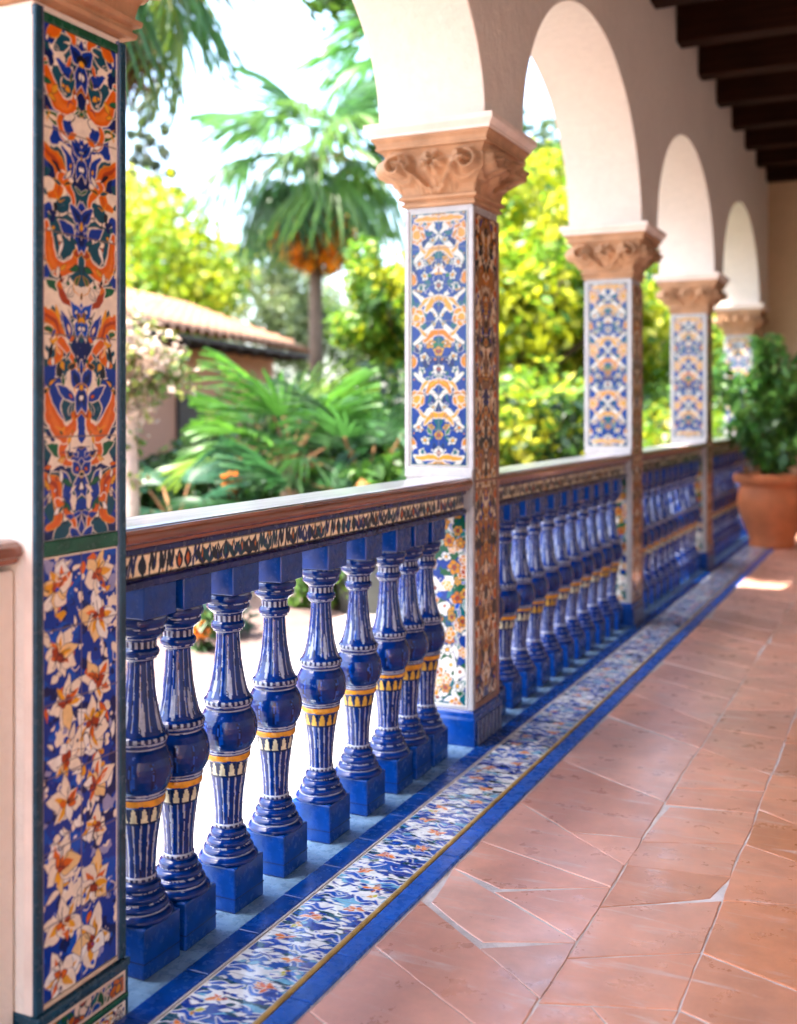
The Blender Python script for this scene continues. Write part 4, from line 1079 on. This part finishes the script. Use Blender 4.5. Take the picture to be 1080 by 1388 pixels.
# blossoms
def blossoms(base, z, r, n, cols, label, seed, size=.05):
    root = thing('flowering_plant', base); mb = MB(); g = random.Random(seed)
    for k in range(4): a = k*1.6; mb.tube([(0,0,-.05),(math.cos(a)*r*.4,math.sin(a)*r*.4,z*.6),(math.cos(a)*r*.8,math.sin(a)*r*.8,z)], [.014,.01,.006], 5)
    mb.build('stems', M['bark'], root)
    cl = [(g.uniform(-r,r), g.uniform(-r,r), z*.55+g.uniform(-.1,.1), r*.8) for _ in range(5)]; V, F, C = leaves(cl, 260, .1, DG, seed); link('foliage', mesh('foliage', V, F, M['leaf'], False, C), root)
    cl = [(g.uniform(-r,r), g.uniform(-r,r), z+g.uniform(-r,r)*.7, size*1.3) for _ in range(n)]
    V, F, C = leaves(cl, n*40, size, cols, seed+1, aspect=.9); link('blossom', mesh('blossom', V, F, M['leaf'], False, C), root)
    tag(root, label, 'flowers')
blossoms(ground_at(316, 9.2), .80, .07, 4, [(.85,.28,.01),(.8,.2,.01)], 'plant with bright orange blossoms above the handrail', 151, .06)
blossoms(ground_at(489, 8.6), .72, .10, 4, [(.7,.42,.22),(.6,.3,.12)], 'plant with peach blossoms low before the dark shrubs', 152, .045)
blossoms(ground_at(530, 10.5), .95, .07, 3, [(.7,.40,.10)], 'plant with amber blossoms beside the nearest carved column', 153, .05)
# pale trunk with white blossom beside the near column
base = ground_at(172, 7.6)
root = thing('blossoming_tree', base); mb = MB(); mb.tube([(0,0,-.1),(.02,.0,.7),(-.03,.02,1.4),(0,0,2.0)], [.085,.07,.075,.04], 10); mb.build('trunk', M['bark_pale'], root, smooth=True)
rt = Vector((CS, SN, 0))
cl = [(rt.x*a, rt.y*a, z, r) for a, z, r in ((0,1.75,.24),(.16,1.72,.17),(.32,1.62,.14),(.1,1.56,.13),(-.25,1.8,.3),(.02,1.4,.13),(.0,1.15,.10),(.02,.9,.09))]
V, F, C = leaves([(x,y,z,r*1.5) for x,y,z,r in cl], 2600, .06, [(.70,.56,.46),(.62,.46,.36),(.55,.50,.22),(.30,.33,.08),(.22,.28,.06),(.12,.20,.04)], 9, aspect=.7, shell=.2); link('crown', mesh('crown', V, F, M['leaf'], False, C), root)
tag(root, 'pale trunked tree with whitish blossom beside the close left column', 'tree')

# ------------------------------------------------------------------ garden house
def house():
    a = at(165, 440, 12.1); e = at(400, 478, 17.9); d = Vector((e.x-a.x, e.y-a.y, 0)).normalized(); n = Vector((-d.y, d.x, 0))   # n points away, to the left
    st = Vector((a.x, a.y, -.12))-d*5; root = thing('garden_house', st, math.atan2(d.y, d.x)); L = 5+math.hypot(e.x-a.x, e.y-a.y)+.8
    ez = a.z+.12   # eave height above ground
    mb = MB(); mb.box(.3, L-.3, .55, 3.9, 0, ez-.02); mb.build('wall', M['stucco'], root)
    # barrel tile roof, two slopes
    pitch = .30; ns = int(L/pitch); rows = 9; rise = .80; run = 2.25
    for side in (0, 1):
        V = []; F = []; sub = 8; nx = ns*sub; step = run/rows
        for r in range(rows+1):
            for h in ((0, .05) if r < rows else (0,)):
                for i in range(nx+1):
                    x = i*pitch/sub; ph = (i % sub)/sub; w = .105*abs(math.sin(PI*ph))**.8+.012
                    y = r*step; z = ez+rise*y/run+w+(h if r > 0 else 0)-(0 if h else .0)
                    yy = y if side == 0 else 4.5-y
                    V.append((x, yy-(.004 if h else 0)*(1 if side == 0 else -1), z))
        nr = len(V)//(nx+1)
        for r in range(nr-1):
            for i in range(nx):
                q = r*(nx+1)+i; F.append((q, q+1, q+nx+2, q+nx+1))
        o = link('roof', mesh('roof', V, F, M['rooftile'], True), root)
        mb = MB()
        y0, y1 = (.0, .03) if side == 0 else (4.47, 4.5)
        mb.box(0, L, y0+.005, y1, ez-.05, ez+.004)
        k = .2
        while k < L: mb.box(k, k+.09, min(y0,4.0) if side else .035, .548 if side == 0 else 4.46, ez-.10, ez-.021); k += .6
        mb.build('eave_timbers', M['dark_wood'], root)
    mb = MB(); mb.tube([(0,2.25,ez+rise+.05),(L,2.25,ez+rise+.05)], .1, 8); mb.build('ridge', M['rooftile'], root, smooth=True)
    mb = MB(); mb.box(5.55, 5.9, .50, .548, 0, 1.75); mb.build('doorway', M['dark_wood'], root)
    mb = MB(); mb.box(7.6, 8.5, .50, .548, .75, 1.6); mb.build('window_shutter', M['dark_wood'], root)
    tag(root, 'low salmon garden house with sunlit clay tile roof behind the palms', 'house')
house()

# ------------------------------------------------------------------ pots
def pot(loc, prof, mat, label, name='plant_pot'):
    root = thing(name, loc); o = MB(); o.lathe(prof, 40); x = o.build('body', M[mat], root, smooth=True); bevel(x, .004, 2, 50)
    mb = MB(); mb.lathe([(prof[-1][0]*.98, prof[-1][1]+.002),(prof[-1][0]*.6, prof[-1][1]+.03),(.01, prof[-1][1]+.035)], 20); mb.build('soil', M['soil'], root)
    tag(root, label, 'plant pot'); return root
PP = (.30, 10.75, 0.004)
big = [(.17,0),(.225,.0),(.235,.03),(.225,.06),(.26,.14),(.315,.27),(.345,.38),(.35,.45),(.335,.53),(.315,.57),(.325,.585),(.375,.60),(.388,.625),(.388,.665),(.37,.685),(.345,.685),(.33,.66),(.32,.60)]
pot(PP, [(r*.88, z*.98) for r, z in big], 'pot', 'large round terracotta pot on the floor at the far end of the gallery')
def potted_shrub(loc, label):
    root = thing('potted_shrub', loc); g = random.Random(3); mb = MB(); VV = []; FF = []; CC = []; n = 0
    for k in range(26):
        a = g.uniform(0,2*PI); q = g.uniform(.1,.62); h = g.uniform(.45,1.32)*(1.12-.5*q); end = Vector((math.cos(a)*q, math.sin(a)*q, h)); mid = Vector((end.x*.35, end.y*.35, h*.6))
        mb.tube([(math.cos(a)*.05,math.sin(a)*.05,0), mid, end], [.012,.008,.004], 5)
        cl = []
        for j in range(9):
            t = .25+.75*j/8; p = mid.lerp(end, max(0,(t-.5)*2)) if t > .5 else Vector((0,0,0)).lerp(mid, t*2); cl.append((p.x, p.y, p.z, .12))
        V, F, C = leaves(cl, 85, .155, [(.06,.18,.03),(.10,.26,.04),(.17,.34,.06),(.07,.18,.05)], 500+k, aspect=.42, shell=.3); VV.append(V); FF.append(F+n); CC.append(C); n += len(V)
    mb.build('stems', M['bark'], root); link('foliage', mesh('foliage', np.vstack(VV), np.vstack(FF), M['leaf_glossy'], False, np.vstack(CC)), root)
    tag(root, label, 'shrub')
potted_shrub((PP[0], PP[1], .62), 'dark green leafy shrub growing in the large terracotta pot')
bl = [(.16,0),(.20,.0),(.21,.02),(.25,.16),(.27,.28),(.265,.33),(.285,.345),(.285,.38),(.25,.385),(.23,.34)]
pot((.80, 11.35, .004), bl, 'pot_blue', 'blue glazed pot behind the large terracotta pot at the right edge')
shrub((.80, 11.35, .36), .30, .6, DG, 'small dark plant in the blue glazed pot', 171, 700, .11, 'plant', 'potted_plant', None, 'leaf_glossy')
gp = [(.16,0),(.21,.0),(.25,.2),(.27,.36),(.29,.37),(.29,.42),(.25,.42),(.23,.36)]
shrub(ground_at(238, 6.9), .30, .52, DG+MG, 'low dark green bush beyond the terrace, seen between the first balusters', 173, 1300, .08)
shrub(ground_at(283, 6.7), .20, .40, [(.05,.13,.10),(.07,.16,.12),(.05,.12,.05)], 'small blue green bush seen between the second and third balusters', 174, 600, .08)
blossoms(ground_at(272, 6.35), .14, .06, 4, [(.8,.26,.02),(.7,.2,.03)], 'small orange flowers at the edge of the terrace behind the third baluster', 176, .04)
gp3 = [(x*1.1, z*1.25) for x, z in gp]
pot(ground_at(507, 7.6, -.117), gp3, 'pot_dark', 'tall dark pot on the path behind the sixth baluster')
shrub(ground_at(452, 7.7), .36, .5, MG+DG, 'round green shrub beyond the path, seen between the fifth and sixth balusters', 175, 1200, .1)

# ------------------------------------------------------------------ light, sky, camera
sd = Vector((.30, .30, -.90)).normalized(); el = math.asin(-sd.z); azi = math.atan2(-sd.x, -sd.y)
W = bpy.data.worlds.new('World'); S.world = W; W.use_nodes = True; nt = W.node_tree
sk = nt.nodes.new('ShaderNodeTexSky'); sk.sky_type = 'NISHITA'; sk.sun_disc = False; sk.sun_elevation = el; sk.sun_rotation = azi; sk.air_density = 1.0; sk.dust_density = 3.0; sk.ozone_density = 1.0
nt.links.new(sk.outputs[0], nt.nodes['Background'].inputs['Color']); nt.nodes['Background'].inputs['Strength'].default_value = .15
L = bpy.data.lights.new('sun', 'SUN'); L.energy = 2.6; L.angle = math.radians(.53); L.color = (1, .94, .84)
lo = bpy.data.objects.new('sun', L); COL.objects.link(lo); lo.rotation_euler = sd.to_track_quat('-Z', 'Y').to_euler(); lo.location = (-8, -8, 20)
cam = bpy.data.cameras.new('camera'); co = bpy.data.objects.new('camera', cam); COL.objects.link(co)
co.location = (CAMX, 0, CAMH); co.rotation_euler = (PI/2, 0, TH)
cam.sensor_fit = 'HORIZONTAL'; cam.sensor_width = 36; cam.lens = 50; cam.shift_y = -137/1080; cam.clip_end = 600; cam.clip_start = .05
cam.dof.use_dof = True; cam.dof.focus_distance = 2.85; cam.dof.aperture_fstop = 2.4; cam.dof.aperture_blades = 0
S.camera = co
S.view_settings.view_transform = 'Standard'; S.view_settings.look = 'None'; S.view_settings.gamma = 1; S.view_settings.exposure = 3.18
S.cycles.use_denoising = True; S.cycles.max_bounces = 10; S.cycles.diffuse_bounces = 6; S.cycles.caustics_reflective = False; S.cycles.caustics_refractive = False
